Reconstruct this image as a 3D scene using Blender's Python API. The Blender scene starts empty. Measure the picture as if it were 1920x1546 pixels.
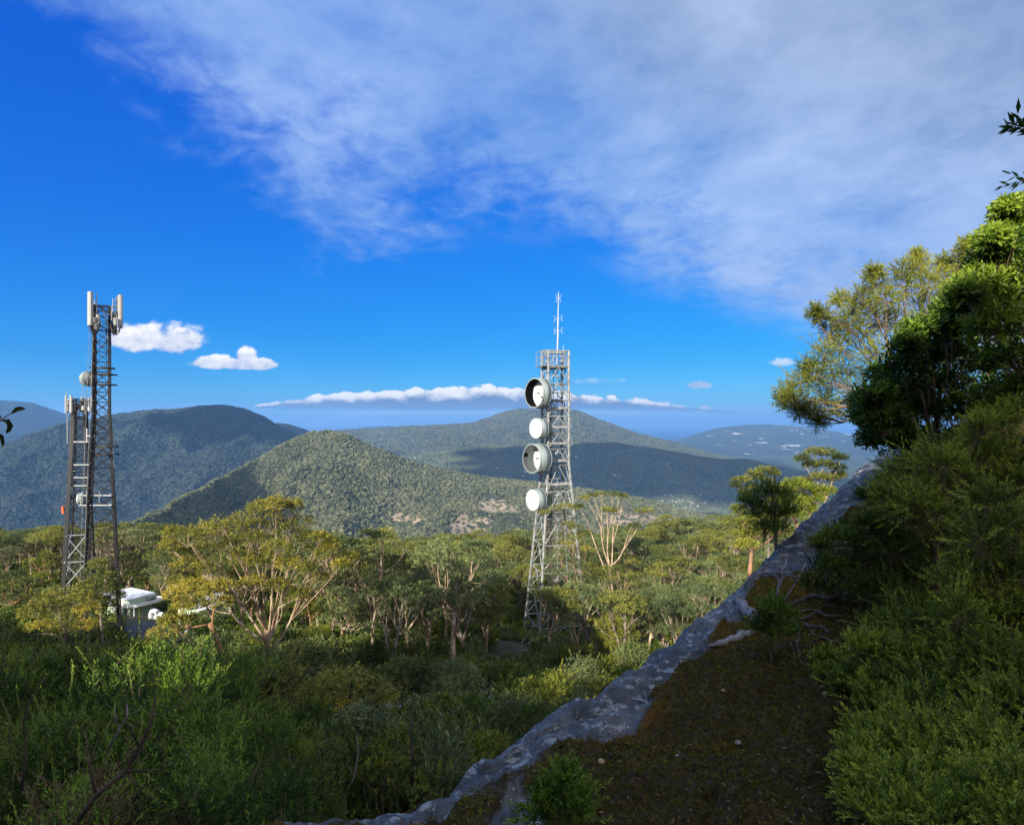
import bpy, math, random
import numpy as np
from mathutils import Vector
R = math.radians
SC = bpy.context.scene
COL = SC.collection
# ------------------------------------------------------------------ camera
F, HZ = 1144.0, 790.0                       # focal length and eye level, in pixels of the 1920 px photograph
cam = bpy.data.cameras.new("camera"); camo = bpy.data.objects.new("camera", cam); COL.objects.link(camo)
cam.sensor_width = 36; cam.lens = 36 * F / 1920; cam.shift_y = (HZ - 773) / 1920
cam.clip_start = .05; cam.clip_end = 200000
camo.location = (0, 0, 0); camo.rotation_euler = (R(90), 0, 0); SC.camera = camo
def P(px, py, d): return np.array([(px - 960) / F * d, d, (HZ - py) / F * d])
# ------------------------------------------------------------------ light
EXPO = .85
SUN_AZ = 28.0; TANE = .42; ELEV = math.atan(TANE)   # light travels forward and to the right of the view
L2 = np.array([math.sin(R(SUN_AZ)), math.cos(R(SUN_AZ))]); N2 = np.array([L2[1], -L2[0]])
sun = bpy.data.lights.new("sun", 'SUN'); sun.energy = 5.0; sun.angle = R(.53); sun.color = (1, .92, .78)
suno = bpy.data.objects.new("sun", sun); COL.objects.link(suno)
suno.rotation_euler = Vector((L2[0] * math.cos(ELEV), L2[1] * math.cos(ELEV), -math.sin(ELEV))).to_track_quat('-Z', 'Y').to_euler()
SC.view_settings.view_transform = 'Standard'; SC.view_settings.look = 'None'
SC.view_settings.exposure = EXPO; SC.view_settings.gamma = 1; SC.view_settings.use_curve_mapping = False
SC.cycles.max_bounces = 5; SC.cycles.diffuse_bounces = 2; SC.cycles.glossy_bounces = 2
SC.cycles.transmission_bounces = 3; SC.cycles.transparent_max_bounces = 6; SC.cycles.volume_bounces = 0
SC.cycles.use_denoising = True

# ------------------------------------------------------------------ node helper
class NT:
    def __init__(s, tree): s.t = tree; s.n = tree.nodes; s.l = tree.links
    def node(s, typ, **kw):
        n = s.n.new(typ)
        for k, v in kw.items(): setattr(n, k, v)
        return n
    def put(s, sock, v):
        if isinstance(v, bpy.types.NodeSocket): s.l.new(v, sock)
        elif isinstance(v, (tuple, list)) and sock.type == 'RGBA' and len(v) == 3: sock.default_value = (*v, 1)
        else: sock.default_value = v
    def m(s, op, a, b=None, c=None, clamp=False):
        n = s.node('ShaderNodeMath', operation=op, use_clamp=clamp)
        for i, v in enumerate((a, b, c)):
            if v is not None: s.put(n.inputs[i], v)
        return n.outputs[0]
    def vm(s, op, a, b=None):
        n = s.node('ShaderNodeVectorMath', operation=op); s.put(n.inputs[0], a)
        if b is not None: s.put(n.inputs[1], b)
        return n.outputs[0]
    def ss(s, v, a, b, lo=0.0, hi=1.0):
        n = s.node('ShaderNodeMapRange', interpolation_type='SMOOTHSTEP', clamp=True)
        s.put(n.inputs[0], v); s.put(n.inputs[1], a); s.put(n.inputs[2], b); n.inputs[3].default_value = lo; n.inputs[4].default_value = hi
        return n.outputs[0]
    def noise(s, vec, scale, detail=4, rough=.55, dist=0.0, dims='3D'):
        n = s.node('ShaderNodeTexNoise', noise_dimensions=dims); s.put(n.inputs['Vector'], vec)
        n.inputs['Scale'].default_value = scale; n.inputs['Detail'].default_value = detail
        n.inputs['Roughness'].default_value = rough; n.inputs['Distortion'].default_value = dist
        return n.outputs[0]
    def mix(s, f, a, b):
        n = s.node('ShaderNodeMix', data_type='RGBA'); s.put(n.inputs[0], f); s.put(n.inputs[6], a); s.put(n.inputs[7], b)
        return n.outputs[2]
    def ramp(s, f, stops):
        n = s.node('ShaderNodeValToRGB'); s.put(n.inputs[0], f); e = n.color_ramp.elements
        while len(e) > 1: e.remove(e[-1])
        for i, (p, c) in enumerate(stops):
            q = e[0] if i == 0 else e.new(p)
            q.position = p; q.color = (*c, 1) if len(c) == 3 else c
        return n.outputs[0]
    def curve(s, x, pts):                   # piecewise curve through (x, y), both in 0..1
        n = s.node('ShaderNodeFloatCurve'); s.put(n.inputs[1], x); c = n.mapping.curves[0]
        n.mapping.use_clip = False
        c.points[0].location = pts[0]; c.points[1].location = pts[-1]
        for p in pts[1:-1]: c.points.new(*p)
        n.mapping.update(); return n.outputs[0]
    def xyz(s, x, y, z):
        n = s.node('ShaderNodeCombineXYZ')
        for i, v in enumerate((x, y, z)): s.put(n.inputs[i], v)
        return n.outputs[0]

# ------------------------------------------------------------------ sky
def build_sky():
    w = bpy.data.worlds.new("World"); SC.world = w; w.use_nodes = True
    t = NT(w.node_tree); t.n.clear()
    out = t.node('ShaderNodeOutputWorld'); bg = t.node('ShaderNodeBackground')
    sky = t.node('ShaderNodeTexSky', sky_type='NISHITA'); sky.sun_disc = False
    sky.sun_elevation = ELEV; sky.sun_rotation = R(180 + SUN_AZ); sky.altitude = 500
    sky.air_density = 1.0; sky.dust_density = .35; sky.ozone_density = 4.0
    hs = t.node('ShaderNodeHueSaturation'); hs.inputs['Hue'].default_value = SKY_HUE; hs.inputs['Saturation'].default_value = SKY_SAT; hs.inputs['Value'].default_value = SKY_VAL
    t.put(hs.inputs['Color'], sky.outputs[0]); skyc = hs.outputs[0]
    tc = t.node('ShaderNodeTexCoord'); D = tc.outputs['Generated']
    sp = t.node('ShaderNodeSeparateXYZ'); t.put(sp.inputs[0], D); x, y, z = sp.outputs
    front = t.ss(y, .02, .1)
    yy = t.m('MAXIMUM', y, .03); u = t.m('DIVIDE', x, yy); v = t.m('DIVIDE', z, yy)
    # the high sheet of altocumulus, textured on a level cloud deck
    zz = t.m('ADD', t.m('MAXIMUM', z, 0.0), .22)
    deck = t.xyz(t.m('DIVIDE', x, zz), t.m('DIVIDE', y, zz), .3)
    un = t.m('MULTIPLY_ADD', u, 1 / 1.8, .5)
    def cu(px): return (px - 960) / F / 1.8 + .5
    def cv(py): return (HZ - py) / F
    edge = [(-80, 50), (40, 70), (130, 110), (220, 180), (310, 270), (420, 360), (520, 430), (610, 520), (700, 520), (830, 460), (960, 432), (1100, 465),
            (1200, 515), (1350, 565), (1480, 598), (1560, 615), (1700, 660), (1990, 720)]
    vb = t.curve(un, [(cu(a), cv(b)) for a, b in edge])
    n1 = t.noise(deck, 3.4, 7, .62, .25); n2 = t.noise(deck, 11, 5, .6, .5); n3 = t.noise(deck, 1.1, 3, .5, .4)
    h = t.m('SUBTRACT', v, vb)
    s = t.m('MULTIPLY_ADD', t.m('SUBTRACT', n1, .5), .62, h)
    s = t.m('MULTIPLY_ADD', t.m('SUBTRACT', n2, .5), .34, s)
    s = t.m('MULTIPLY_ADD', t.m('SUBTRACT', n3, .5), .3, s)
    s = t.m('MULTIPLY_ADD', t.ss(u, -.3, .35), .2, s); a_in = t.ss(s, -.03, .33)
    a_hard = t.ss(h, -.05, .06)
    alpha = t.m('MULTIPLY', a_in, a_hard)
    right = t.ss(u, -.35, .55)
    alpha = t.m('MULTIPLY', alpha, t.m('MULTIPLY_ADD', right, .2, .84), clamp=True)
    thick = t.m('MULTIPLY', t.ss(h, .1, .5), t.ss(t.m('ADD', u, t.m('MULTIPLY', n3, .5)), -.1, .6))
    shade = t.m('MULTIPLY_ADD', t.m('SUBTRACT', t.noise(deck, 2.0, 6, .62, .3), .5), 2.6, t.m('MULTIPLY_ADD', t.m('SUBTRACT', n2, .5), .7, .5), clamp=True)
    cthin = t.mix(shade, (.12, .31, .78), (.40, .58, .95))
    cthick = t.mix(shade, (.20, .32, .56), (.44, .57, .86))
    cs = t.mix(thick, cthin, cthick)
    low = t.ss(v, .1, .36); cs = t.mix(t.m('MULTIPLY', t.m('SUBTRACT', 1.0, low), .6), cs, (.48, .62, .92))
    sr = t.node('ShaderNodeSeparateColor'); t.put(sr.inputs[0], t.vm('MULTIPLY', skyc, (SKY_STR,) * 3)); cc = t.node('ShaderNodeCombineColor')
    for i, (a, p) in enumerate(((.36, 1.57), (.68, .76), (1.08, .36))): t.put(cc.inputs[i], t.m('MULTIPLY', t.m('POWER', t.m('MAXIMUM', sr.outputs[i], 0.0), p), a))
    col = t.mix(alpha, cc.outputs[0], cs)
    # cumulus: banks near the horizon, in bearing and height coordinates
    uv = t.xyz(u, t.m('MULTIPLY', v, 1.5), 0.0)
    nA = t.noise(uv, 26, 5, .55, .2); nB = t.noise(uv, 70, 4, .55, .1); nC = t.noise(uv, 9, 3, .5)
    def add(col, alpha, lit, white=(1.15, 1.13, 1.12), grey=(.27, .40, .72)):
        return t.mix(t.m('MULTIPLY', alpha, front), col, t.mix(lit, grey, white))
    def puff(col, px, py, a, b, k=.55, soft=.28, bias=.5, gain=1.0, grey=(.36, .46, .74), opa=1.0):
        du = t.m('DIVIDE', t.m('SUBTRACT', u, (px - 960) / F), a / F)
        dv = t.m('DIVIDE', t.m('SUBTRACT', v, (HZ - py) / F), b / F)
        dv2 = t.m('MULTIPLY', dv, t.m('MULTIPLY_ADD', t.m('LESS_THAN', dv, 0.0), .5, 1.0))
        r2 = t.m('SQRT', t.m('ADD', t.m('MULTIPLY', du, du), t.m('MULTIPLY', dv2, dv2)))
        f = t.m('SUBTRACT', 1.0, r2)
        f = t.m('MULTIPLY_ADD', t.m('SUBTRACT', nA, .5), k * 2.2, f); f = t.m('MULTIPLY_ADD', t.m('SUBTRACT', nB, .5), k * .9, f)
        al = t.m('MULTIPLY', t.ss(f, 0.0, soft), opa)
        lit = t.m('MULTIPLY_ADD', dv, .45 * gain, bias); lit = t.m('MULTIPLY_ADD', t.m('SUBTRACT', nA, .5), 1.6, lit); lit = t.m('MULTIPLY_ADD', t.m('SUBTRACT', nB, .5), .8, lit, clamp=True)
        return add(col, al, lit, grey=grey)
    # thin veil just above the sea horizon
    veil = t.m('MULTIPLY', t.m('MULTIPLY', t.ss(v, .0, .012), t.ss(v, .03, .014)), t.ss(nC, .3, .7))
    col = t.mix(t.m('MULTIPLY', t.m('MULTIPLY', veil, front), .45), col, (.45, .62, .92))
    top = t.curve(un, [(cu(a), cv(b)) for a, b in [(380, 785), (455, 764), (520, 752), (600, 739), (700, 732), (800, 727), (900, 722), (990, 726), (1100, 738), (1200, 748), (1300, 760), (1400, 769), (1500, 785)]])
    bot = t.curve(un, [(cu(a), cv(b)) for a, b in [(380, 766), (455, 765), (600, 768), (760, 769), (900, 769), (1100, 768), (1300, 772), (1400, 776), (1500, 776)]])
    lump = t.m('ADD', t.m('MULTIPLY', t.m('SUBTRACT', nA, .5), .030), t.m('MULTIPLY', t.m('SUBTRACT', nB, .5), .012))
    dt = t.m('ADD', t.m('SUBTRACT', top, v), lump)
    db = t.m('MULTIPLY_ADD', t.m('SUBTRACT', nB, .5), .008, t.m('SUBTRACT', v, bot))
    al = t.m('MULTIPLY', t.ss(dt, 0.0, .0035), t.ss(db, -.003, .004))
    rel = t.m('DIVIDE', t.m('SUBTRACT', v, bot), t.m('MAXIMUM', t.m('SUBTRACT', top, bot), .004))
    lit = t.ss(t.m('ADD', rel, t.m('MULTIPLY', t.m('SUBTRACT', nA, .5), 1.2)), .38, .85)
    lit = t.m('MULTIPLY', lit, t.ss(u, .42, .2, .25, 1.0))
    col = add(col, al, lit, grey=(.19, .29, .50))
    al2 = t.m('MULTIPLY', t.m('MULTIPLY', t.ss(v, .006, .013), t.ss(v, .021, .015)), t.m('MULTIPLY', t.ss(u, -.33, -.2), t.ss(u, .34, .1)))
    col = t.mix(t.m('MULTIPLY', t.m('MULTIPLY', al2, front), .5), col, (.62, .75, .97))
    col = puff(col, 262, 636, 80, 36, .5, .45, .62); col = puff(col, 330, 640, 64, 38, .5, .45, .6)
    col = puff(col, 405, 681, 54, 17, .45, .3, .5, .9, (.38, .5, .8)); col = puff(col, 452, 684, 50, 15, .4, .3, .5, .9, (.38, .5, .8)); col = puff(col, 488, 684, 34, 15, .35, .3, .3, .8, (.3, .42, .74)); col = puff(col, 463, 669, 23, 24, .3, .3, .75)
    col = puff(col, 1311, 722, 26, 10, .5, .35, .3, .8, (.28, .4, .74), .85); col = puff(col, 1470, 680, 36, 10, .9, .8, .6, 1, (.5, .62, .9), .6)
    col = puff(col, 1120, 715, 60, 9, 1.0, .9, .4, 1, (.3, .55, .95), .35)
    col = t.vm('MULTIPLY', col, (2 ** -EXPO,) * 3)
    # bright cloud added to the unseen sky behind the camera, filling the shade
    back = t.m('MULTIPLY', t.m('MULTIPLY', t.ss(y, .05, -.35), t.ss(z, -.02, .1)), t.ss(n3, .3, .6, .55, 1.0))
    col = t.mix(back, col, (BACK_FILL, BACK_FILL * .97, BACK_FILL * .96))
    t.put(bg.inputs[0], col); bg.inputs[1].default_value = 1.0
    t.l.new(bg.outputs[0], out.inputs[0])
    w.cycles.sampling_method = 'MANUAL'; w.cycles.sample_map_resolution = 1024
BACK_FILL = .6
SKY_HUE, SKY_SAT, SKY_VAL, SKY_STR = .5, 1.35, 1.0, .10
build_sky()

# ------------------------------------------------------------------ helpers: tags, meshes, materials
def tag(o, label=None, cat=None, group=None, kind=None):
    if label: o['label'] = label
    if cat: o['category'] = cat
    if group: o['group'] = group
    if kind: o['kind'] = kind
    return o
def empty(name, loc, label, cat, group=None):
    o = bpy.data.objects.new(name, None); COL.objects.link(o); o.location = tuple(loc); o.empty_display_size = .2
    return tag(o, label, cat, group)
def fast_mesh(name, V, Fc, mats, smooth=False, attrs=None, matidx=None, loops=None):
    """V (n,3); Fc (m,k) uniform polygons or (flat indices, sizes)"""
    me = bpy.data.meshes.new(name); V = np.asarray(V, np.float32)
    if isinstance(Fc, tuple): idx, tot = np.asarray(Fc[0], np.int32), np.asarray(Fc[1], np.int32)
    else: Fc = np.asarray(Fc, np.int32); idx = Fc.ravel(); tot = np.full(len(Fc), Fc.shape[1], np.int32)
    me.vertices.add(len(V)); me.vertices.foreach_set('co', V.ravel())
    me.loops.add(len(idx)); me.loops.foreach_set('vertex_index', idx)
    me.polygons.add(len(tot)); st = np.concatenate([[0], np.cumsum(tot)[:-1]]).astype(np.int32)
    me.polygons.foreach_set('loop_start', st); me.polygons.foreach_set('loop_total', tot)
    me.polygons.foreach_set('use_smooth', np.full(len(tot), smooth))
    if matidx is not None: me.polygons.foreach_set('material_index', np.asarray(matidx, np.int32))
    for k, (dom, arr) in (attrs or {}).items():
        a = me.attributes.new(k, 'FLOAT', dom); a.data.foreach_set('value', np.asarray(arr, np.float32))
    for m in (mats if isinstance(mats, (list, tuple)) else [mats]): me.materials.append(m)
    me.update(calc_edges=True); return me
def link(name, me, parent=None, kind=None):
    o = bpy.data.objects.new(name, me); COL.objects.link(o)
    if parent is not None: o.parent = parent
    if kind: o['kind'] = kind
    return o
def copy_thing(o, parent=None):
    c = o.copy(); COL.objects.link(c); c.parent = parent
    for ch in list(o.children): copy_thing(ch, c)
    return c
def norm(a): return a / np.maximum(np.linalg.norm(a, axis=-1, keepdims=True), 1e-9)

class MB:
    """collects plain solids, then links them as ONE mesh object"""
    def __init__(s): s.v = []; s.i = []; s.t = []; s.n = 0; s.mi = []
    def _add(s, V, faces, mi=0):
        s.v.append(np.asarray(V, float)); 
        for f in faces: s.i.extend([a + s.n for a in f]); s.t.append(len(f)); s.mi.append(mi)
        s.n += len(V)
    def box(s, c, size, rz=0, mi=0, axes=None):
        h = np.array(size) / 2
        V = np.array([[x, y, z] for z in (-1, 1) for y in (-1, 1) for x in (-1, 1)], float) * h
        if axes is not None: V = V @ np.array(axes)
        else:
            c_, s_ = math.cos(rz), math.sin(rz); V = V @ np.array([[c_, s_, 0], [-s_, c_, 0], [0, 0, 1]])
        s._add(V + np.array(c), [(0, 2, 3, 1), (4, 5, 7, 6), (0, 1, 5, 4), (2, 6, 7, 3), (0, 4, 6, 2), (1, 3, 7, 5)], mi)
    def tube(s, pts, r, n=6, mi=0, cap=True):
        pts = np.array([np.array(p, float) for p in pts]); m = len(pts); r = np.full(m, r) if np.isscalar(r) else np.array(r)
        t = norm(np.gradient(pts, axis=0)) if m > 2 else np.repeat(norm(pts[1:] - pts[:1]), 2, 0)
        up = np.array([0, 0, 1.0]) if abs(t[0][2]) < .9 else np.array([1.0, 0, 0])
        a = norm(np.cross(t, up)); b = np.cross(t, a)
        ang = np.arange(n) / n * 2 * math.pi
        V = (pts[:, None] + r[:, None, None] * (np.cos(ang)[None, :, None] * a[:, None] + np.sin(ang)[None, :, None] * b[:, None])).reshape(-1, 3)
        fs = [(k * n + j, k * n + (j + 1) % n, (k + 1) * n + (j + 1) % n, (k + 1) * n + j) for k in range(m - 1) for j in range(n)]
        if cap: fs += [tuple(range(n))[::-1], tuple((m - 1) * n + j for j in range(n))]
        s._add(V, fs, mi)
    def bar(s, a, b, r, n=4, mi=0): s.tube([a, b], r, n, mi)
    def lathe(s, prof, origin, axis, n=32, mi=0, closed=False):
        """prof: (distance along axis, radius) pairs"""
        w = norm(np.array(axis, float)); up = np.array([0, 0, 1.0]) if abs(w[2]) < .9 else np.array([1.0, 0, 0])
        a = norm(np.cross(w, up)); b = np.cross(w, a); ang = np.arange(n) / n * 2 * math.pi; o = np.array(origin, float)
        V = np.concatenate([o + w * h + r * (np.cos(ang)[:, None] * a + np.sin(ang)[:, None] * b) for h, r in prof])
        m = len(prof); rng = range(m if closed else m - 1)
        s._add(V, [(k * n + j, k * n + (j + 1) % n, ((k + 1) % m) * n + (j + 1) % n, ((k + 1) % m) * n + j) for k in rng for j in range(n)], mi)
    def poly(s, V, faces, mi=0): s._add(V, faces, mi)
    def build(s, name, mats, parent=None, smooth=False):
        V = np.concatenate(s.v)
        if parent is not None:
            o, off = parent, np.zeros(3)
            while o is not None: off += np.array(o.location); o = o.parent
            V = V - off
        me = fast_mesh(name, V, (s.i, s.t), mats, smooth, matidx=s.mi)
        return link(name, me, parent)

_M = {}
def mat(name, col, rough=.7, var=.15, scale=6.0, metal=0.0, bump=0.0, bscale=30.0, col2=None, spec=.5):
    if name in _M: return _M[name]
    m = bpy.data.materials.new(name); m.use_nodes = True; t = NT(m.node_tree); b = t.n['Principled BSDF']
    tc = t.node('ShaderNodeTexCoord').outputs['Object']
    n = t.noise(tc, scale, 5, .6)
    c2 = col2 or tuple(c * (1 - var * 2) for c in col)
    c1 = tuple(min(1, c * (1 + (var if col2 is None else 0))) for c in col)
    t.put(b.inputs['Base Color'], t.mix(t.ss(n, .35, .65), c2, c1))
    b.inputs['Roughness'].default_value = rough; b.inputs['Metallic'].default_value = metal; b.inputs['Specular IOR Level'].default_value = spec
    if bump:
        bn = t.node('ShaderNodeBump'); bn.inputs['Strength'].default_value = bump; bn.inputs['Distance'].default_value = .02
        t.put(bn.inputs['Height'], t.noise(tc, bscale, 5, .6)); t.l.new(bn.outputs[0], b.inputs['Normal'])
    _M[name] = m; return m
def leaf_mat(name, dark, mid, bright, rough=.45, trans=.25, hue_var=.35, spec=.2):
    if name in _M: return _M[name]
    m = bpy.data.materials.new(name); m.use_nodes = True; t = NT(m.node_tree); b = t.n['Principled BSDF']; out = t.n['Material Output']
    at = t.node('ShaderNodeAttribute', attribute_name='tint'); oi = t.node('ShaderNodeObjectInfo')
    f = t.m('MULTIPLY_ADD', t.m('SUBTRACT', oi.outputs['Random'], .5), hue_var, at.outputs['Fac'], clamp=True)
    c = t.ramp(f, [(0.0, dark), (.5, mid), (1.0, bright)])
    t.put(b.inputs['Base Color'], c); b.inputs['Roughness'].default_value = rough; b.inputs['Specular IOR Level'].default_value = spec
    tr = t.node('ShaderNodeBsdfTranslucent'); t.put(tr.inputs[0], c)
    mx = t.node('ShaderNodeMixShader'); mx.inputs[0].default_value = trans
    t.l.new(b.outputs[0], mx.inputs[1]); t.l.new(tr.outputs[0], mx.inputs[2]); t.l.new(mx.outputs[0], out.inputs[0])
    _M[name] = m; return m

# ------------------------------------------------------------------ numpy noise
def _h(ix, iy, seed):
    n = (ix.astype(np.int64) * 374761393 + iy.astype(np.int64) * 668265263 + seed * 974634777) & 0xffffffff
    n = ((n ^ (n >> 13)) * 1274126177) & 0xffffffff
    return ((n ^ (n >> 16)) & 0xffff) / 65535.0
def vnoise(x, y, seed=0):
    ix, iy = np.floor(x), np.floor(y); fx, fy = x - ix, y - iy; fx = fx * fx * (3 - 2 * fx); fy = fy * fy * (3 - 2 * fy)
    a, b, c, d = _h(ix, iy, seed), _h(ix + 1, iy, seed), _h(ix, iy + 1, seed), _h(ix + 1, iy + 1, seed)
    return (a + (b - a) * fx) * (1 - fy) + (c + (d - c) * fx) * fy - .5
def fbm(x, y, scale, oct=4, seed=0, gain=.5):
    s = 0; a = 1.0; f = 1.0 / scale; x = np.asarray(x, float); y = np.asarray(y, float)
    for k in range(oct): s = s + a * vnoise(x * f + 13.7 * k, y * f - 7.1 * k, seed + k); a *= gain; f *= 2.03
    return s
def ridged(x, y, scale, oct=3, seed=0):
    s = 0; a = 1.0; f = 1.0 / scale
    for k in range(oct): s = s + a * (1 - 4 * np.abs(vnoise(x * f + 5.3 * k, y * f + 9.1 * k, seed + k))); a *= .5; f *= 2.1
    return s
def grid_faces(nr, nc):
    r, c = np.meshgrid(np.arange(nr - 1), np.arange(nc - 1), indexing='ij'); a = (r * nc + c).ravel()
    return np.stack([a, a + 1, a + nc + 1, a + nc], 1)
def sstep(x, a, b): t = np.clip((x - a) / (b - a), 0, 1); return t * t * (3 - 2 * t)
# ------------------------------------------------------------------ terrain
Q_W = [-80, -60, -36, -32, -28, -25, -21, -17.6, -15, -12, -9, -7, -4.5, -2, 0, 2, 6, 20, 40]
Q_Q = [-8, -6, -5, -4.5, -3.4, -2, 2.4, 4.4, 2.0, -2.6, -2.6, -1.1, 1.3, 2.3, 2.4, 2.8, 3.6, 5, 3]
GY = [-60, -20, 0, 6, 12, 20, 30, 40, 55, 65, 90, 115, 130, 150, 170, 220, 300, 450, 700, 1000]
GZ = [-6, -3.5, -5, -6.6, -8.9, -12, -14.6, -16.8, -20.5, -23.4, -26, -29.5, -32, -37, -45, -62, -95, -165, -280, -395]
def ground_z(x, y, detail=True):
    x = np.asarray(x, float); y = np.asarray(y, float)
    g = np.interp(y, GY, GZ)
    tf = np.interp(y, [0, 60, 130], [.0, 1, 0]) * .09
    g = g - tf * np.clip(x, -75, 8) + np.interp(x, [10, 45, 110], [0, 4, 9]) * np.interp(y, [40, 90, 160], [0, 1, .6])
    g = g - np.interp(np.abs(x), [60, 110, 180], [0, 1, 6]) * np.interp(y, [0, 60], [1, .6])
    g = g - np.maximum(np.abs(x) - 140, 0) * .7
    if detail: g = g + fbm(x, y, 14, 4, 3) * np.interp(np.hypot(x, y), [0, 8, 60, 700], [.2, .5, 1.2, 20])
    # the unseen summit behind the camera, its crest shaped to shade the foreground
    s = x * L2[0] + y * L2[1]; w = x * N2[0] + y * N2[1]
    q = np.interp(w, Q_W, Q_Q) + .42 * 15
    if detail: q = q + fbm(w, s, 1.6, 4, 8) * 1.0
    k = np.exp(-((s + 15) / 5.5) ** 4)
    near = np.interp(s, [-40, -16, -6, 3], [1, 1, .55, 0]) * np.interp(w, [-14, -6], [0, 1])
    g = g * (1 - near) + (-2.2) * near
    return np.where(q > g, g * (1 - k) + q * k, g)

def veg_mat(name, base, dark, light, rockcol=(.42, .36, .3), rock=0.0, rscale=.02, scale=.08, big=.004, bump=6.0, rlo=.66):
    m = bpy.data.materials.new(name); m.use_nodes = True; t = NT(m.node_tree); b = t.n['Principled BSDF']
    g = t.node('ShaderNodeNewGeometry').outputs['Position']
    n1 = t.noise(g, scale, 4, .7); n2 = t.noise(g, big, 4, .6); n3 = t.noise(g, scale * 3.3, 3, .7)
    c = t.mix(t.ss(n1, .36, .62), dark, base); c = t.mix(t.m('MULTIPLY', t.ss(n3, .5, .7), .5), c, light)
    c = t.mix(t.m('MULTIPLY', t.ss(n2, .4, .65), .45), c, light)
    if rock:
        r = t.noise(g, rscale, 5, .62); r2 = t.noise(g, rscale * .13, 3, .5)
        rm = t.ss(t.m('MULTIPLY_ADD', r2, .5, r), rlo + .22, rlo + .26); at = t.node('ShaderNodeAttribute', attribute_name='rock')
        c = t.mix(t.m('MULTIPLY', rm, t.m('MULTIPLY', at.outputs['Fac'], rock)), c, rockcol)
    t.put(b.inputs['Base Color'], c); b.inputs['Roughness'].default_value = .9; b.inputs['Specular IOR Level'].default_value = .1
    bn = t.node('ShaderNodeBump'); bn.inputs['Strength'].default_value = .8; bn.inputs['Distance'].default_value = bump
    t.put(bn.inputs['Height'], t.m('ADD', n1, t.m('MULTIPLY', n3, .4))); t.l.new(bn.outputs[0], b.inputs['Normal'])
    return m

def build_ground():
    rr = np.concatenate([np.linspace(.5, 60, 150), np.geomspace(60.6, 1000, 120)]); aa = np.linspace(0, 2 * math.pi, 481)
    Rg, A = np.meshgrid(rr, aa, indexing='ij'); X, Y = Rg * np.sin(A), Rg * np.cos(A)
    back = Y < -60
    Z = ground_z(X, np.maximum(Y, -60)); Z = Z - np.where(back, (-Y - 60) * .4, 0)
    Z = np.maximum(Z, -396); Z = np.where(Rg > 990, -398, Z)
    m = bpy.data.materials.new('forest_floor'); m.use_nodes = True; t = NT(m.node_tree); b = t.n['Principled BSDF']
    g = t.node('ShaderNodeNewGeometry').outputs['Position']
    n1 = t.noise(g, .9, 6, .7); n2 = t.noise(g, .12, 4, .6); n3 = t.noise(g, 7, 4, .7)
    c = t.ramp(n1, [(.3, (.018, .02, .008)), (.5, (.05, .05, .018)), (.7, (.10, .085, .04))])
    c = t.mix(t.m('MULTIPLY', t.ss(n2, .45, .6), .6), c, (.055, .08, .02)); c = t.mix(t.m('MULTIPLY', t.ss(n3, .55, .7), .5), c, (.16, .11, .06))
    t.put(b.inputs['Base Color'], c); b.inputs['Roughness'].default_value = .95
    bn = t.node('ShaderNodeBump'); bn.inputs['Strength'].default_value = 1; bn.inputs['Distance'].default_value = .15
    t.put(bn.inputs['Height'], n1); t.l.new(bn.outputs[0], b.inputs['Normal'])
    me = fast_mesh('ground', np.stack([X, Y, Z], -1).reshape(-1, 3), grid_faces(*X.shape), m, True)
    return link('ground', me, kind='structure')
build_ground()

HILLS = {}
def hill(name, crest, near, far, mats, base=-396, seed=1, gully=.1, gs=400, nu=260, nt=150, power=1.25, rockf=None, fmin=None):
    """a ridge: crest = (px, py, distance); its near and far slopes fall to the valley floor"""
    c = np.array(crest, float); px = np.linspace(c[0, 0], c[-1, 0], nu)
    py = np.interp(px, c[:, 0], c[:, 1])
    k = np.array([.1, .2, .4, .2, .1]); py[2:-2] = np.convolve(py, k, 'valid')
    dd = np.interp(px, c[:, 0], c[:, 2]); u = (px - 960) / F; zc = (HZ - py) / F * dd
    nn = near if np.isscalar(near) else np.interp(px, c[:, 0], near); ff = far if np.isscalar(far) else np.interp(px, c[:, 0], far)
    tt = np.linspace(-1, 1, nt); T, U = np.meshgrid(tt, u, indexing='ij'); ZC = zc[None]; DC = dd[None]
    W = np.where(T < 0, nn, ff); Y = DC + T * W; X = U * DC + U * T * W * .7
    a = np.abs(T); sh = 1 - a ** power
    H = ZC - base; Z = base + H * sh
    mask = np.clip(a * 2.6, 0, 1) ** 1.8 * (1 - a) ** .5
    Z = Z + H * gully * mask * (ridged(X, Y, gs, 3, seed) - .2) + H * gully * .5 * mask * fbm(X, Y, gs * .3, 3, seed + 9)
    Z = Z + fbm(X, Y, 60, 3, seed + 4) * H * .02
    rk = np.ones_like(Z) if rockf is None else rockf(X, Y, Z)
    V = np.stack([X, Y, Z], -1).reshape(-1, 3)
    me = fast_mesh(name, V, grid_faces(nt, nu)[:, ::-1], mats, True, attrs={'rock': ('POINT', rk.ravel())})
    o = link(name, me, kind='structure'); HILLS[name] = (X, Y, Z, rk); return o

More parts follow.
